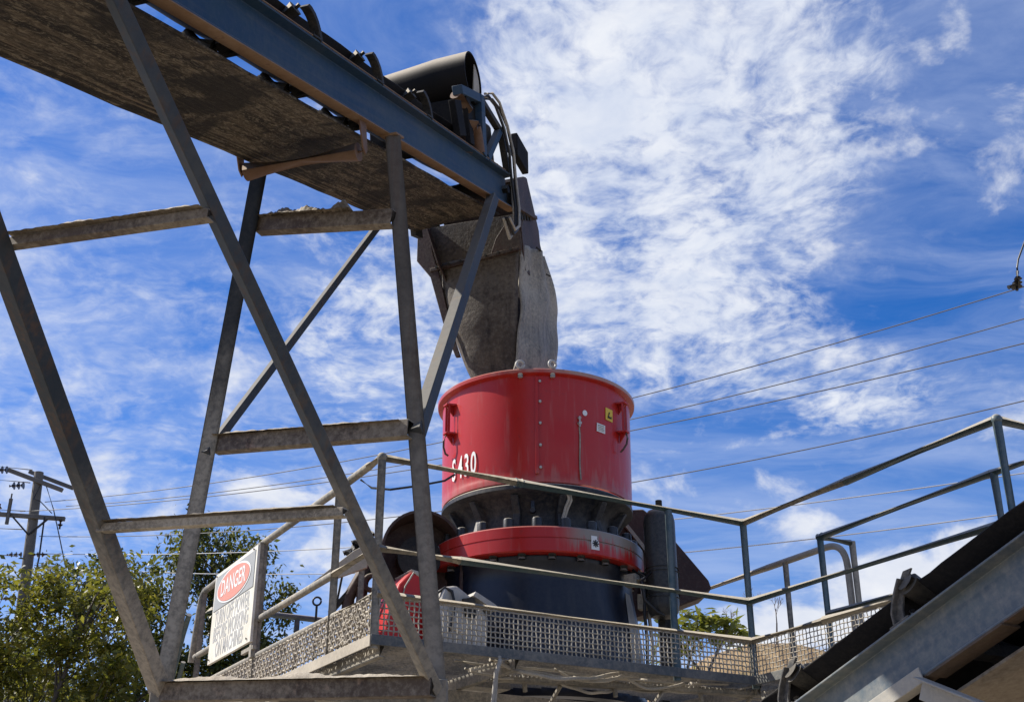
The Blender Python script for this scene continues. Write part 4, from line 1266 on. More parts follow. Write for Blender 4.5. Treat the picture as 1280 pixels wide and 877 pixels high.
for y_ in (ya - .04, yb + .08):
    for z_ in (za + .035, zb - .018):
        m_ = MB(); m_.tube((-.060, y_, z_), (-.072, y_, z_), .010, 8); build('sign_bolt', m_, 'dark', board)
m_ = MB(); m_.bar((-.03, yb + .03, .29), (-.03, yb + .03, 1.15), .035, .05, up=(0, 1, 0)); m_.bar((-.03, yb - .02, .36), (-.03, yb + .25, .36), .03, .03); build('mounting_post', m_, 'raildust', sg, bevel=.002)

# ------------------------------------------------------------------ machinery on the deck, left of the crusher
gd = thing('belt_guard', 'dark brown arched drive guard behind the corner post left of the crusher', 'guard', 'W', (-.75, 9.35, 3.05))
m_ = MB(); Rz = Matrix.Rotation(R(12), 3, 'Z')
arch = [(.30 * math.cos(R(a)), .30 * math.sin(R(a))) for a in range(0, 181, 10)]
m_.prism(arch + [(-.30, -1.10), (.30, -1.10)], lambda a, b_, t_: V((-.735, 9.42, 4.145)) + Rz @ V((a, t_, b_)), .02)
build('back_sheet', m_, 'guardbrown', gd)
outer = [(.312 * math.cos(R(a)), .312 * math.sin(R(a))) for a in range(0, 181, 10)] + [(.292 * math.cos(R(a)), .292 * math.sin(R(a))) for a in range(180, -1, -10)]
m_ = MB(); m_.prism(outer, lambda a, b_, t_: V((-.735, 9.42, 4.145)) + Rz @ V((a, t_ - .28, b_)), .30)
build('arch_band', m_, 'guardbrown', gd, angle=50)
m_ = MB()
for sx_ in (-1, 1):
    m_.box(V((-.735, 9.42, 3.59)) + Rz @ V((sx_ * .302, -.13, 0)), (.02, .30, 1.12), Rz)
build('guard_side', m_, 'guardbrown', gd)
m_ = MB(); m_.tube(V((-.735, 9.40, 4.12)), V((-.735, 9.40, 4.12)) + Rz @ V((0, -.12, 0)), .17, 24); build('pulley', m_, 'dark', gd, angle=50)

rm_ = thing('drive_cover', 'bright red cover standing behind the mesh at the front left corner', 'cover', 'W', (-.78, 8.85, 3.05))
m_ = MB(); Rz2 = Matrix.Rotation(R(29), 3, 'Z')
m_.prism([(-.16, -.85), (.26, -.85), (.26, -.14), (.15, -.05), (.02, -.02), (-.07, -.12), (-.16, -.38)], lambda a, b_, t_: V((-.74, 8.72, 3.89)) + Rz2 @ V((a, t_, b_)), .36)
rc_ = build('cover_body', m_, 'redglossy', rm_, bevel=.02)
m_ = MB(); m_.prism([(.02, -.012), (.16, -.03), (.12, -.08), (.05, -.04)], lambda a, b_, t_: V((-.74, 8.715, 3.895)) + Rz2 @ V((a, t_, b_)), .3); build('cover_lid', m_, 'bag', rm_, bevel=.004)
m_ = MB(); m_.pipe([V((-.80, 8.70, 3.6)), V((-.76, 8.69, 3.75)), V((-.70, 8.68, 3.85))], .006, 6); build('cover_cord', m_, 'greycable', rm_)
m_ = MB(); m_.box(V((-.84, 9.0, 3.045)), (.5, .5, .03), Rz2); build('cover_foot', m_, 'deck', rm_)

bg_ = thing('lubrication_unit', 'grey dusty lubrication box with hoses beside the navy shell', 'lubrication box', 'W', (-.36, 8.62, 3.05))
m_ = MB(); nb = 18
m_.prism([(-.16, -.62), (.22, -.62), (.24, -.10), (.12, .02), (-.02, .10), (-.13, .07), (-.18, -.10)], lambda a, b_, t_: V((-.36, 8.60, 3.64)) + Rz2 @ V((a, t_ + .03 * math.sin(b_ * 9 + a * 7), b_)), .26)
bb = build('canvas_body', m_, 'bag', bg_, bevel=.025)
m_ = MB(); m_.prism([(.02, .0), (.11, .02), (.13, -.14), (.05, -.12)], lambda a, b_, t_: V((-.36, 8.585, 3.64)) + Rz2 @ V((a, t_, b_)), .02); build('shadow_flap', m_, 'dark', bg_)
m_ = MB(); m_.prism([(.10, .04), (.28, -.05), (.30, -.02), (.27, .00), (.12, .07)], lambda a, b_, t_: V((-.36, 8.58, 3.63)) + Rz2 @ V((a, t_, b_)), .2); build('top_flap', m_, 'bag', bg_)
m_ = MB(); c_ = V((-.50, 8.55, 3.62)); m_.pipe([c_ + V((.0, 0, -.20)), c_ + V((-.03, 0, -.02)), c_ + V((-.02, 0, .05)), c_ + V((.03, 0, .085)), c_ + V((.08, 0, .06)), c_ + V((.10, 0, -.02)), c_ + V((.09, 0, -.14)), c_ + V((.06, 0, -.22))], .010, 8)
build('hose', m_, 'cable', bg_, angle=70)
m_ = MB(); c_ = V((-.46, 8.55, 3.42)); m_.pipe([c_ + V((.0, 0, .1)), c_ + V((.04, 0, 0)), c_ + V((.13, 0, -.03)), c_ + V((.20, 0, .05)), c_ + V((.24, .0, .14))], .009, 8); build('hose', m_, 'greycable', bg_, angle=70)
m_ = MB(); m_.box(V((-.30, 8.75, 3.05)), (.44, .40, .04), Rz2); build('foot_plate', m_, 'deck', bg_)

# long pressed-steel panel and the valve manifold by the left rail
mf = thing('valve_manifold', 'dark rusty valve manifold with black handwheels behind the left mesh', 'valves', 'W', (-1.17, 9.0, 3.05))
m_ = MB()
m_.pipe([(-1.02, 9.0, 4.12), (-1.08, 9.0, 3.98), (-1.20, 9.0, 3.74), (-1.23, 9.0, 3.05)], .045, 12); m_.pipe([(-1.02, 9.0, 3.95), (-1.10, 8.98, 3.80), (-1.12, 8.98, 3.05)], .04, 12)
m_.pipe(torus_pts(V((-1.03, 8.95, 3.84)), .055, V((1, 0, 0)), V((0, 0, 1))), .02, 8, caps=False)
build('manifold_pipe', m_, 'guardbrown', mf, angle=50)
m_ = MB(); m_.bar((-1.33, 8.98, 3.62), (-1.02, 9.0, 4.00), .05, .035); m_.bar((-1.25, 8.96, 3.9), (-1.30, 8.96, 3.55), .015, .02); build('lever', m_, 'dark', mf, bevel=.004)
for x, z, r_ in ((-1.14, 4.155, .035), (-1.20, 4.08, .03), (-1.08, 4.18, .03), (-1.10, 4.10, .028)):
    m_ = MB(); m_.tube((x - .05, 8.95, z - .02), (x + .05, 8.95, z + .03), r_ * .7, 8); m_.tube((x - .015, 8.93, z - .03), (x + .03, 8.97, z + .04), r_, 8); build('handwheel', m_, 'cable', mf)
pp = thing('slanted_panel', 'pale dusty panel leaning behind the left middle rail', 'panel', 'W', (-1.3, 8.85, 3.05))
m_ = MB(); m_.prism([(-1.52, 3.765), (-1.06, 3.93), (-1.02, 4.13), (-1.16, 4.06)], lambda x, z, t_: V((x, 8.86 + t_, z)), .03); build('panel_sheet', m_, 'beige', pp, bevel=.004)
m_ = MB(); m_.bar((-1.10, 8.90, 3.95), (-1.10, 8.90, 3.03), .04, .04, up=(0, 1, 0)); build('panel_stand', m_, 'deck', pp)
m_ = MB(); m_.pipe(torus_pts(V((-1.335, 8.4, 3.575)), .028, V((1, 0, 0)), V((0, 0, 1))), .007, 8, caps=False); m_.tube((-1.335, 8.4, 3.545), (-1.335, 8.4, 3.04), .008, 8)
single('eye_bolt', m_, 'cable', 'small dark eye bolt standing above the left mesh rail', 'eye bolt', base=(-1.335, 8.4, 3.04), angle=70)

# ------------------------------------------------------------------ machinery right of the crusher
tk = thing('pressure_tank', 'dark grey upright pressure tank with black fitting right of the crusher', 'tank', 'W', (1.145, 9.3, 3.05))
m_ = MB(); m_.lathe([(0, 3.66), (.09, 3.665), (.115, 3.70), (.122, 3.76), (.122, 4.40), (.112, 4.455), (.085, 4.49), (.04, 4.505), (0, 4.505)], 32, (1.145, 9.3, 0)); tkb = build('tank_body', m_, 'tank', tk, angle=50)
m_ = MB(); m_.tube((1.15, 9.3, 4.49), (1.15, 9.3, 4.58), .026, 12); build('tank_fitting', m_, 'cable', tk)
m_ = MB(); m_.tube((1.145, 9.3, 4.00), (1.145, 9.3, 4.03), .130, 32); m_.tube((1.145, 9.3, 3.80), (1.145, 9.3, 3.83), .130, 32); build('tank_band', m_, 'dark', tk, angle=50)
m_ = MB(); m_.bar((1.145, 9.44, 4.35), (1.145, 9.44, 3.04), .08, .05, up=(1, 0, 0)); m_.bar((.98, 9.44, 4.02), (1.3, 9.44, 4.02), .03, .05); m_.bar((.98, 9.42, 3.82), (1.145, 9.42, 3.82), .03, .04); build('tank_stand', m_, 'dark', tk, bevel=.003)
m_ = MB(); m_.pipe([(1.05, 9.2, 3.98), (.97, 9.15, 3.9), (.99, 9.15, 3.76), (1.08, 9.18, 3.68), (1.14, 9.22, 3.66)], .011, 8); build('hose', m_, 'cable', tk, angle=70)

rg = thing('drive_guard', 'rust brown sheet drive guard slanting behind the dark tank', 'guard', 'W', (1.3, 10.4, 3.05))
m_ = MB(); m_.prism([(.88, 4.74), (1.00, 4.83), (1.14, 4.84), (1.26, 4.74), (1.67, 4.21), (1.69, 4.14), (1.60, 4.06), (1.36, 3.97), (1.05, 3.90), (.88, 3.80)], lambda x, z, t_: V((x, 10.34 + t_, z)), .22); gb = build('guard_sheet', m_, 'guardbrown', rg, bevel=.012)
m_ = MB(); m_.bar((.90, 10.32, 4.80), (1.22, 10.32, 4.36), .03, .05, up=(0, 1, 0)); m_.bar((1.10, 10.31, 4.45), (1.10, 10.31, 3.95), .03, .05, up=(0, 1, 0)); build('guard_rib', m_, 'railpale', gb)
m_ = MB(); m_.bar((1.30, 10.45, 4.1), (1.30, 10.45, 3.04), .08, .08, up=(0, 1, 0)); m_.bar((.95, 10.45, 4.1), (.95, 10.45, 3.04), .08, .08, up=(0, 1, 0)); build('guard_stand', m_, 'dark', rg)

# ------------------------------------------------------------------ cables and stones under the front of the deck
rr = random.Random(21)
CL = ('thick pale cable sagging lowest below the front toe board left of the middle', 'thin grey cable running beside the lowest sagging cable', 'cable with two swags right of the drop cables', 'straight dusty cable tight under the front toe board', 'pale cable ending at the right front corner post', 'long dusty cable lying just above the serrated ledge', 'thin cable crossing the others below the middle post', 'grey cable with a deep loop below the crusher', 'short cable end near the loose grating strip')
for k in range(9):
    x0, x1 = ((.80, 1.75), (.85, 1.9), (1.3, 2.3), (.6, 2.75), (1.9, 3.3), (1.0, 2.9), (1.5, 2.6), (1.35, 1.95), (.75, 1.3))[k]
    y = .07 + .028 * k; dz = (.075, .055, .06, .012, .05, .02, .05, .085, .04)[k]; ns = (1, 1, 2, 3, 2, 3, 1, 1, 1)[k]
    z0 = .005 - .003 * k
    pts = [(x0 + (x1 - x0) * i / 20, y + .015 * math.sin(i * .4 + k), z0 - dz * abs(math.sin(i / 20 * math.pi * ns)) + .004 * math.sin(i * 1.1 + k)) for i in range(21)]
    m_ = MB(); m_.pipe(pts, (.012, .007, .009, .008, .008, .010, .007, .010, .008)[k], 7)
    single('hanging_cable', m_, 'greycable', CL[k], 'cable', 'P', pts[0], group='cables under the platform edge', angle=70)
m_ = MB(); m_.pipe([(.80, -.055, -.0), (.79, -.075, -.03), (.765, -.07, -.10), (.75, -.06, -.28), (.745, -.06, -.7), (.75, -.06, -1.6)], .011, 8); m_.pipe([(.86, -.05, -.01), (.80, -.075, -.025), (.775, -.07, -.10), (.768, -.06, -.28), (.76, -.06, -.7), (.765, -.06, -1.6)], .008, 8)
single('drop_cable', m_, 'greycable', 'pair of cables hanging straight down from the front toe board', 'cable', 'P', (.80, -.05, -1.6), angle=70)
k = 0
for f_, r_ in ((.27, .030), (.31, .035), (.345, .026), (.375, .03), (.45, .055), (.485, .028), (.56, .028), (.595, .050), (.63, .036), (.68, .022), (.22, .024), (.41, .022), (.73, .02)):
    m_ = MB(); p = LA.lerp(LB, f_) + V((0, 0, .004 + r_ * .62)); m_.lump(p, r_, 40 + k, .66); k += 1
    single('stone', m_, 'stone', 'pale crushed stone lying on the ledge under the front railing', 'stone', 'P', (p[0], p[1], p[2] - r_ * .6), group='stones on the ledge', angle=60)
SL = ('wide splintered pale strip sticking up under the right front corner post', 'wide pale strip lying flat under the right front corner post', 'thin pale splinter hanging down from the ledge', 'thin pale strip lying along the toe board')
for k, (x, y, z, dx, dy, dz) in enumerate(((2.72, .06, -.02, .33, .03, .075), (2.85, .08, -.03, .40, .02, .01), (2.15, .16, -.075, -.09, -.02, -.09), (2.35, .10, -.01, .3, .0, .02))):
    m_ = MB(); m_.bar((x, y, z), (x + dx, y + dy, z + dz), .026 if k < 2 else .012, .010)
    single('broken_slat', m_, 'railpale', SL[k], 'debris', 'P', (x, y, z), group='loose strips under the platform')

# ------------------------------------------------------------------ second conveyor, lower right (frame D: y uphill, -x away)
dc = thing('discharge_conveyor', 'grey blue channel belt conveyor crossing the lower right corner', 'conveyor', 'D', (-.45, .6, -.3))
m_ = MB()
m_.channel((.0, -1.6, -.235), (.0, 5.0, -.235), .235, .070, .010, flip=1)
ds = build('stringer', m_, 'channel2', dc, bevel=.003)
m_ = MB(); m_.bar((.035, -1.6, -.2385), (.035, 5.0, -.2385), .074, .006); build('bottom_flange_face', m_, 'flange2', ds)
m_ = MB(); m_.channel((-.92, -1.6, -.235), (-.92, 5.0, -.235), .235, .07, .010, flip=-1); build('stringer', m_, 'channel2', dc, bevel=.003)
m_ = MB(); prof = [(.022, .126), (-.10, .055), (-.28, -.05), (-.36, -.075), (-.58, -.075), (-.66, -.05), (-.84, .055), (-.94, .115)]
vs = []
for j in range(91):
    y = -1.6 + 6.6 * j / 90
    for q_, (x, z) in enumerate(prof): vs.append((x + (.0025 * math.sin(j * 2.7) if q_ == 0 else 0), y, z + .0012 * math.sin(j * 1.9)))
k = len(prof); m_.add(vs, [(j * k + i, j * k + i + 1, (j + 1) * k + i + 1, (j + 1) * k + i) for j in range(90) for i in range(k - 1)])
cb2 = build('carrying_belt', m_, 'rubber', dc, angle=60)
md = cb2.modifiers.new('thick', 'SOLIDIFY'); md.thickness = .009
m_ = MB(); m_.box((-.46, 1.7, -.33), (.94, 6.6, .014)); build('return_belt', m_, 'belt2', dc, bevel=.003)
mid_ = [(-.050, .004), (-.040, .06), (-.010, .105), (.025, .14), (.055, .168), (.078, .186)]
hook2 = [(a_ + .020, b2 - .006) for a_, b2 in mid_] + [(a_ - .024, b2 + .004) for a_, b2 in reversed(mid_)]
hook2i = [(a_ - .016, b2 - .006) for a_, b2 in mid_[:-1]] + [(a_ - .024, b2) for a_, b2 in reversed(mid_[:-1])]
for y in (-.93, -.17, .59, 1.35, 2.11, 2.87):
    fm = MB()
    fm.angle((-.90, y + .03, -.13), (-.02, y + .03, -.13), .05, .05, .006)
    for sx_, xo in ((1, .035), (-1, -.955)):
        fm.prism(hook2, lambda a_, b2, t_, xo=xo: V((xo - .006 + t_, y + a_, b2)), .012)
        fm.prism(hook2i, lambda a_, b2, t_, xo=xo: V((xo - .030 + t_, y + a_, b2)), .06)
        fm.box((xo, y - .04, .006), (.06, .11, .010))
    io = build('idler', fm, 'strap', dc, bevel=.002)
    for a, b_ in (((.03, y + .05, .135), (-.27, y + .05, -.045)), ((-.32, y + .05, -.13), (-.60, y + .05, -.13)), ((-.65, y + .05, -.045), (-.95, y + .05, .135))):
        q = MB(); q.tube(a, b_, .050, 20); dd = (V(b_) - V(a)).normalized(); q.tube(V(a) - dd * .02, V(a) + dd * .01, .040, 16); build('roller', q, 'dark', io, angle=45)
m_ = MB(); m_.angle((.085, .575, -.262), (.085, .05, -.262), .06, .062, .008, up=(0, 0, 1)); build('splice_angle', m_, 'leglit', dc, bevel=.003)
m_ = MB(); m_.angle((.085, .585, -.250), (.085, 1.60, -1.20), .085, .06, .008, up=(1, 0, 0)); build('leg', m_, 'leglit', dc, bevel=.003)
m_ = MB(); m_.angle((-.985, .585, -.250), (-.985, 1.60, -1.20), .085, .06, .008, up=(1, 0, 0)); build('leg', m_, 'leglit', dc, bevel=.003)
for y in (-.97, -.87, -.25, -.15, .51, .61, .42, .30, 1.27, 1.37):
    m_ = MB(); zb_ = .010 if y not in (.42, .30) else -.20
    if zb_ > 0: m_.tube((.035, y, zb_), (.035, y, zb_ + .022), .013, 6)
    else: m_.tube((.005, y, zb_), (.03, y, zb_), .014, 6)
    build('bolt', m_, 'cap', dc)
for x in (.115, -.955):
    m_ = MB(); m_.bar((x, 1.6, -1.18), (x, 1.6 - .565, -1.18 - 1.74), .09, .09, up=(1, 0, 0)); build('post', m_, 'leglit', dc, bevel=.003)
m_ = MB(); m_.bar((.035, .60, -.247), (.035, 1.0, -.247), .10, .008); build('gusset', m_, 'flange2', dc)
for y in (-.9, .75, 2.3):
    m_ = MB(); m_.bar((-.02, y, -.21), (-.92, y, -.21), .05, .05); build('transom', m_, 'dark', dc)

# ------------------------------------------------------------------ power line
po = thing('utility_pole', 'grey concrete utility pole with two cross arms behind the trees at left', 'utility pole', 'W', (-8.6, 22, 0))
base_p = V((-8.50, 22, 0)); top_p = V((-8.87, 22, 9.20))
m_ = MB(); m_.pipe([base_p, base_p.lerp(top_p, .5), top_p], [.14, .115, .085], 14); build('shaft', m_, 'concrete', po)
adir = V((.8742, .0, -.02)).normalized()
AX = V((.80, -.60, 0))      # arms run across the line of the wires
def arm(name, z, l0, l1, dz):
    m_ = MB(); c_ = base_p.lerp(top_p, z / 9.20) + V((0, -.09, 0))
    m_.bar(c_ + V((-l0, 0, dz)), c_ + V((l1, 0, -dz)), .07, .075); return build(name, m_, 'concrete', po, bevel=.006), c_
a1, c1 = arm('cross_arm', 9.02, .55, .52, .20)
m_ = MB(); m_.bar(c1 + V((-.28, .30, .27)), c1 + V((.60, .30, -.06)), .06, .07); build('cross_arm', m_, 'concrete', po, bevel=.006)
a2, c2 = arm('cross_arm', 8.33, 1.0, .62, .06)
m_ = MB(); m_.bar(c2 + V((-.34, -.02, -.02)), c2 + V((0, 0, -.36)), .03, .03); m_.bar(c2 + V((.34, -.02, -.04)), c2 + V((0, 0, -.36)), .03, .03); build('arm_brace', m_, 'dark', po)
def insul(p, d_, n_=3, r_=.05):
    m_ = MB(); p = V(p); d_ = V(d_).normalized()
    for i in range(n_):
        q = p + d_ * (.085 * i); m_.tube(q, q + d_ * .03, r_, 10, r1=r_ * .5); m_.tube(q + d_ * .03, q + d_ * .085, r_ * .35, 8)
    return build('insulator', m_, 'porcelain', po, angle=40)
insul(c1 + V((-.58, 0, .20)), (-1, 0, .0), 4, .075); insul(c1 + V((-.2, -.05, -.12)), (-1, 0, -.05), 3, .075)
for dx in (-.95, -.62, .55): insul(c2 + V((dx, 0, .06 if dx < 0 else -.08)), (0, 0, 1 if dx < 0 else -1), 2, .05)
for dx in (-.75, -.4):
    m_ = MB(); m_.tube(c2 + V((dx, -.08, -.18)), c2 + V((dx, -.08, .30)), .035, 10); m_.tube(c2 + V((dx, -.08, .30)), c2 + V((dx, -.08, .40)), .015, 8); build('fuse_cutout', m_, 'concrete', po)
for zq, dx in ((7.6, -.1), (6.8, -.1), (7.6, .12)):
    q = base_p.lerp(top_p, zq / 9.2) + V((dx, -.1, 0)); insul(q, (dx, 0, 0), 3, .05)
m_ = MB()
m_.pipe([c1 + V((.1, 0, -.1)), c1 + V((.05, -.1, -.4)), c2 + V((.15, -.1, .25)), c2 + V((.4, -.1, .02))], .010, 6); m_.pipe([c1 + V((.2, 0, -.1)), c1 + V((.45, -.1, -.6)), c2 + V((.6, -.1, -.4)), c2 + V((.95, -.1, -1.4))], .010, 6)
m_.pipe([c2 + V((.28, -.1, -.05)), c2 + V((.30, -.1, -.8)), c2 + V((.26, -.1, -1.6)), c2 + V((.28, -.1, -2.2))], .016, 6)
build('jumper_wire', m_, 'cable', po, angle=70)

WO = V((-8.6, 22, 0)); WU = V((.87415728, -.48564293, 0)); WN = V((.48564293, .87415728, 0))
names = ('uppermost', 'second', 'third', 'fourth', 'fifth', 'lowest')
for i, (q, o_, r_) in enumerate((((6.1e-3, -9.69e-2, 8.63), 0, .0075), ((5.8e-3, -.1064, 8.6846), .5, .0075), ((5.1e-3, -.117, 8.3089), -.5, .0075), ((6.6e-3, -.1527, 7.9682), 0, .0075), ((4.5e-3, -.1508, 7.645), 0, .0075), ((5.8e-3, -.1867, 7.4251), 0, .0075))):
    pts = []
    for k in range(61):
        u_ = -.1 + 27 * k / 60
        pts.append(WO + WU * u_ + WN * o_ + V((0, 0, q[0] * u_ * u_ + q[1] * u_ + q[2])))
    m_ = MB(); m_.pipe(pts, r_, 6)
    single('power_line', m_, 'wirepale' if i > 3 else 'wire', names[i] + ' thin power line crossing the sky behind the crusher', 'power line', base=tuple(pts[0]), group='power lines', angle=70)
    m_ = MB(); pts = []
for i, (z, zz_) in enumerate(((9.25, 9.6), (9.0, 9.2), (8.45, 8.3), (8.1, 7.9), (7.6, 7.62), (6.8, 6.78))):
    pts = [V((-9.0 - k * 1.2, 22 - k * .3, z + (zz_ - z) * k / 8 - .02 * math.sin(k / 8 * math.pi))) for k in range(9)]
    m_ = MB(); m_.pipe(pts, .011, 6)
    single('power_line', m_, 'wire', 'power line leaving the utility pole to the left, ' + ('topmost', 'second from the top', 'third from the top', 'fourth from the top', 'fifth from the top', 'lowest')[i], 'power line', base=tuple(pts[0]), group='power lines', angle=70)
m_ = MB(); p = WO + WU * 17.06; p.z = 6.1e-3 * 17.06 ** 2 - 9.69e-2 * 17.06 + 8.63
for k in range(3):
    q = p + V((.0 + .02 * k, 0, .03 + .055 * k)); m_.tube(q, q + V((0, 0, .03)), .075 - .012 * k, 10, r1=.03)
m_.tube(p + V((0, 0, -.02)), p + V((.05, 0, .25)), .02, 8); m_.pipe([p + V((.05, 0, .22)), p + V((.055, 0, .30)), p + V((.09, 0, .42)), p + V((.30, 0, .85)), p + V((.8, 0, 1.7))], .012, 6)
m_.tube(p + V((-.1, 0, .02)), p + V((-.02, 0, .06)), .03, 8)
single('line_insulator', m_, 'cable', 'brown insulator on the uppermost power line at the right edge', 'insulator', base=tuple(p), angle=45)


# ------------------------------------------------------------------ trees
def leaf_mesh(name, centers, size, mat, parent, base, droop=.3, seed=1, aspect=.45):
    g = np.random.default_rng(seed)
    n = len(centers)
    C_ = np.asarray(centers, float) - np.array(base)
    d1 = g.normal(size=(n, 3)); d1[:, 2] = d1[:, 2] * .6 - droop
    d1 /= np.linalg.norm(d1, axis=1)[:, None]
    up_ = g.normal(size=(n, 3)) * .7 + np.array([0, 0, 1.0])
    d2 = np.cross(d1, up_); d2 /= np.linalg.norm(d2, axis=1)[:, None] + 1e-9
    nn = np.cross(d2, d1)
    L_ = size * g.uniform(.6, 1.35, n)[:, None]
    w_ = L_ * aspect
    v0 = C_; v1 = C_ + d1 * L_ * .45 + d2 * w_ * .5 + nn * L_ * .06; v2 = C_ + d1 * L_ - nn * L_ * .10; v3 = C_ + d1 * L_ * .45 - d2 * w_ * .5 + nn * L_ * .06
    vs = np.stack([v0, v1, v2, v3], 1).reshape(-1, 3)
    me = bpy.data.meshes.new(name)
    me.vertices.add(4 * n); me.vertices.foreach_set('co', vs.ravel())
    me.loops.add(4 * n); me.loops.foreach_set('vertex_index', np.arange(4 * n, dtype=np.int32))
    me.polygons.add(n); me.polygons.foreach_set('loop_start', np.arange(0, 4 * n, 4, dtype=np.int32))
    try: me.polygons.foreach_set('loop_total', np.full(n, 4, dtype=np.int32))
    except Exception: pass
    me.update(calc_edges=True); me.validate()
    me.materials.append(MAT[mat])
    o = bpy.data.objects.new(name, me); COL.objects.link(o); o.parent = parent
    return o


def tree(label, base, blobs, n_leaf, size, leafmat, trunk_r=.14, seed=1, lean=(0, 0), strands=0, clump=.34, gap=.0, tips_per=9, aspect=.45, name='tree', droop=.3):
    """blobs: (x, y, z, rx, ry, rz) lobes of the crown in world metres; limbs grow from the trunk into every lobe"""
    g = random.Random(seed)
    t_ = thing(name, label, 'tree', 'W', base)
    b0 = V(base)
    fork = b0 + V((lean[0] * .4, lean[1] * .4, min(b[2] - b[5] for b in blobs) * .75))
    tm = MB()
    tm.pipe([b0 - V((0, 0, .2)), b0.lerp(fork, .5) + V((g.uniform(-.1, .1), 0, 0)), fork], [trunk_r * 1.25, trunk_r, trunk_r * .8], 10)
    limbs = MB(); tips = []
    for (x, y, z, rx, ry, rz) in blobs:
        c_ = V((x, y, z))
        mid = fork.lerp(c_, .55) + V((g.uniform(-.3, .3), g.uniform(-.3, .3), g.uniform(0, .3)))
        limbs.pipe([fork - V((0, 0, .1)), mid, c_], [trunk_r * .55, trunk_r * .34, trunk_r * .16], 7)
        k_ = max(6, int(tips_per * (rx * ry * rz) ** (1 / 3) * 2.2))
        for _ in range(k_):
            while True:
                u_ = V((g.uniform(-1, 1), g.uniform(-1, 1), g.uniform(-1, 1)))
                if .15 < u_.length < 1: break
            u_ = u_ * (1 / max(u_.length, .5)) ** .55 if u_.length < .8 else u_
            p = c_ + V((u_.x * rx, u_.y * ry, u_.z * rz))
            st_ = mid.lerp(c_, g.uniform(.2, 1))
            limbs.pipe([st_, st_.lerp(p, .55) + V((g.uniform(-.1, .1), g.uniform(-.1, .1), g.uniform(0, .18))), p], [trunk_r * .13, trunk_r * .08, trunk_r * .03], 5)
            tips.append((p, st_))
    build('trunk', tm, 'bark', t_, angle=70)
    build('limbs', limbs, 'bark', t_, angle=70)
    gn = np.random.default_rng(seed + 50)
    pts = []
    per = max(6, int(n_leaf / max(1, len(tips))))
    for p, st_ in tips:
        k_ = int(per * g.uniform(.45, 1.6))
        sp_ = clump * g.uniform(.55, 1.3)
        f_ = gn.uniform(0, 1, k_) ** .6
        lin = np.array(p)[None] * f_[:, None] + np.array(st_)[None] * (1 - f_)[:, None]
        # keep most leaves at the tip
        lin = np.array(p)[None] * .72 + lin * .28
        pts.append(lin + gn.normal(size=(k_, 3)) * np.array([sp_, sp_, sp_ * .62]))
    for s_ in range(strands):                              # hanging strands of creeper
        p, _ = g.choice(tips)
        ln = g.uniform(.7, 2.4); k_ = int(ln * 38)
        f_ = gn.uniform(0, 1, k_)
        sw = g.uniform(-.15, .15)
        pts.append(np.array(p)[None] + np.stack([gn.normal(0, .05, k_) + sw * f_, gn.normal(0, .05, k_), -f_ * ln], 1))
    leaf_mesh('crown', np.concatenate(pts), size, leafmat, t_, base, seed=seed, aspect=aspect, droop=droop)
    return t_


tree('olive green broadleaf tree filling the lower left corner in front of the pole', (-6.2, 16.2, 0),
     [(-6.9, 16.0, 5.2, .9, .9, .75), (-5.55, 16.2, 5.35, .8, .8, .75), (-6.2, 16.4, 4.0, 1.3, 1.0, .8), (-7.2, 16.0, 3.5, 1.0, 1.0, .9), (-4.9, 16.0, 3.9, .9, .8, .8), (-5.4, 15.8, 3.0, 1.1, 1, .7), (-4.3, 16.3, 3.3, .7, .7, .6), (-6.6, 15.6, 2.7, 1.2, 1, .6)],
     25000, .105, 'leaf_olive', .10, 3, clump=.16, tips_per=17)
tree('dark tree hung with creepers rising behind the danger sign', (-5.4, 21.5, 0),
     [(-5.35, 21.5, 7.6, .75, .8, .85), (-4.6, 21.4, 6.7, .75, .8, 1.1), (-6.0, 21.6, 5.4, .7, .8, 1.0), (-4.7, 21.5, 4.9, .8, .8, 1.1), (-5.7, 21.4, 4.0, .9, .8, .9), (-4.6, 21.4, 3.6, .9, .8, .8)],
     19000, .105, 'leaf_dark', .13, 8, strands=130, clump=.18, tips_per=15, droop=.8)
tree('leafy tree with loose top branches left of the far trestle leg', (-7.2, 20.6, 0),
     [(-7.1, 20.6, 6.75, .9, .8, .55), (-6.3, 20.7, 6.8, .6, .6, .75), (-7.4, 20.8, 5.3, 1.0, .9, .8), (-6.4, 20.5, 4.9, .8, .8, .7), (-7.0, 20.6, 4.0, 1.2, .9, .8)],
     10000, .105, 'leaf_dark', .11, 15, strands=40, clump=.17, tips_per=12, droop=.5)
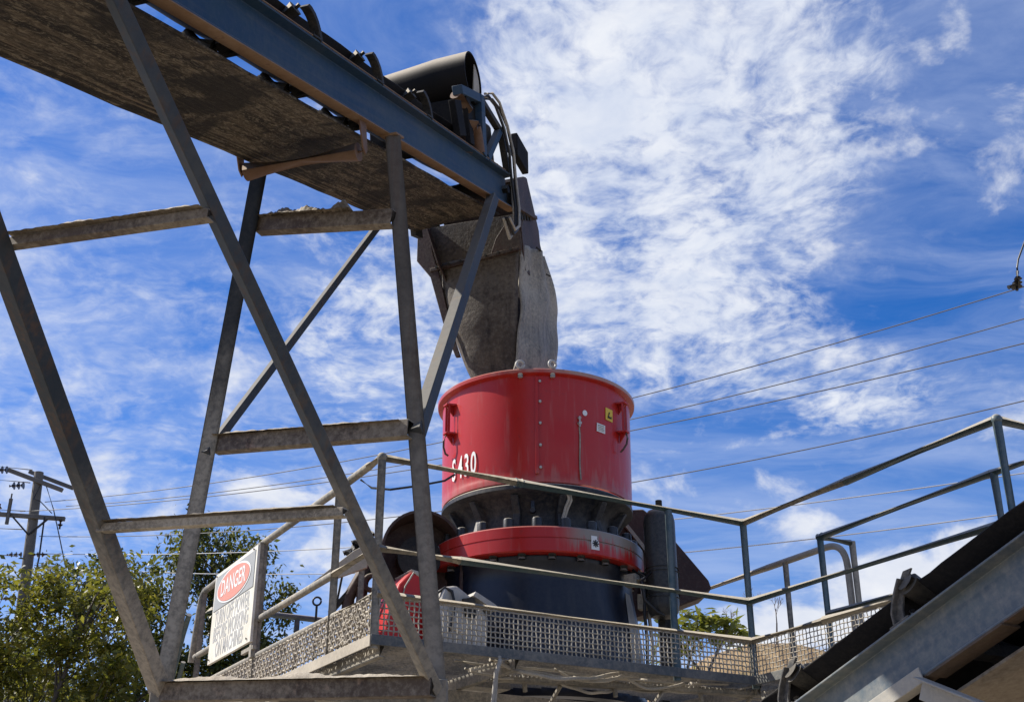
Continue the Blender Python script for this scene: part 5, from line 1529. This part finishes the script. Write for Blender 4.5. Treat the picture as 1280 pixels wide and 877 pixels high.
tree('sparse yellow green tree at the left edge behind the pole', (-9.6, 24.0, 0),
     [(-10.0, 24, 6.0, 1.2, 1, .8), (-9.2, 24, 5.0, 1.2, 1, .9), (-10.4, 24, 4.4, 1.2, 1, .9), (-9.0, 24, 3.6, 1.4, 1, .8)],
     10000, .105, 'leaf_olive', .11, 23, clump=.20, tips_per=13)
tree('young tree with bright leaves showing right of the tank', (2.35, 14.4, 0),
     [(2.15, 14.4, 4.62, .32, .3, .20), (2.55, 14.4, 4.72, .26, .3, .16), (1.9, 14.4, 4.5, .25, .3, .15)],
     420, .15, 'leaf_bright', .05, 31, clump=.12, tips_per=14, aspect=.40, droop=.25)


def bare_tree(label, base, h, seed):
    hit = scene.ray_cast(bpy.context.evaluated_depsgraph_get(), V((base[0], base[1], 60)), V((0, 0, -1)))
    base = (base[0], base[1], hit[1].z - .1)
    g = random.Random(seed); t_ = thing('bare_tree', label, 'tree', 'W', base, group='bare trees on the hill')
    m_ = MB(); b0 = V(base); m_.pipe([b0, b0 + V((.1, 0, h * .5))], .05, 6, r1=.035)
    build('trunk', m_, 'twig', t_)
    m_ = MB()
    def grow(p, d_, l_, r_, dep):
        q = p + d_ * l_; m_.pipe([p, p.lerp(q, .5) + V((g.uniform(-.03, .03) * l_, 0, 0)), q], r_, 4, r1=r_ * .6)
        if dep:
            for _ in range(3): grow(p.lerp(q, g.uniform(.5, 1)), (d_ + V((g.uniform(-.7, .7), g.uniform(-.7, .7), g.uniform(-.1, .5)))).normalized(), l_ * .62, r_ * .6, dep - 1)
    grow(b0 + V((.1, 0, h * .5)), V((0, 0, 1)), h * .3, .03, 4)
    build('crown', m_, 'twig', t_)


for i, (x, y, z, h) in enumerate(((12.0, 62, 10.8, 3.0), (13.4, 63, 11.0, 2.4), (10.9, 63, 11.5, 2.2), (17.2, 62, 9.9, 2.6))):
    bare_tree(('tallest bare grey tree on the hill crest seen under the right middle rail', 'bare twiggy tree on the hill just right of the tallest', 'leftmost small bare tree on the hill crest', 'bare tree on the right shoulder of the hill')[i], (x, y, z), h, 60 + i)
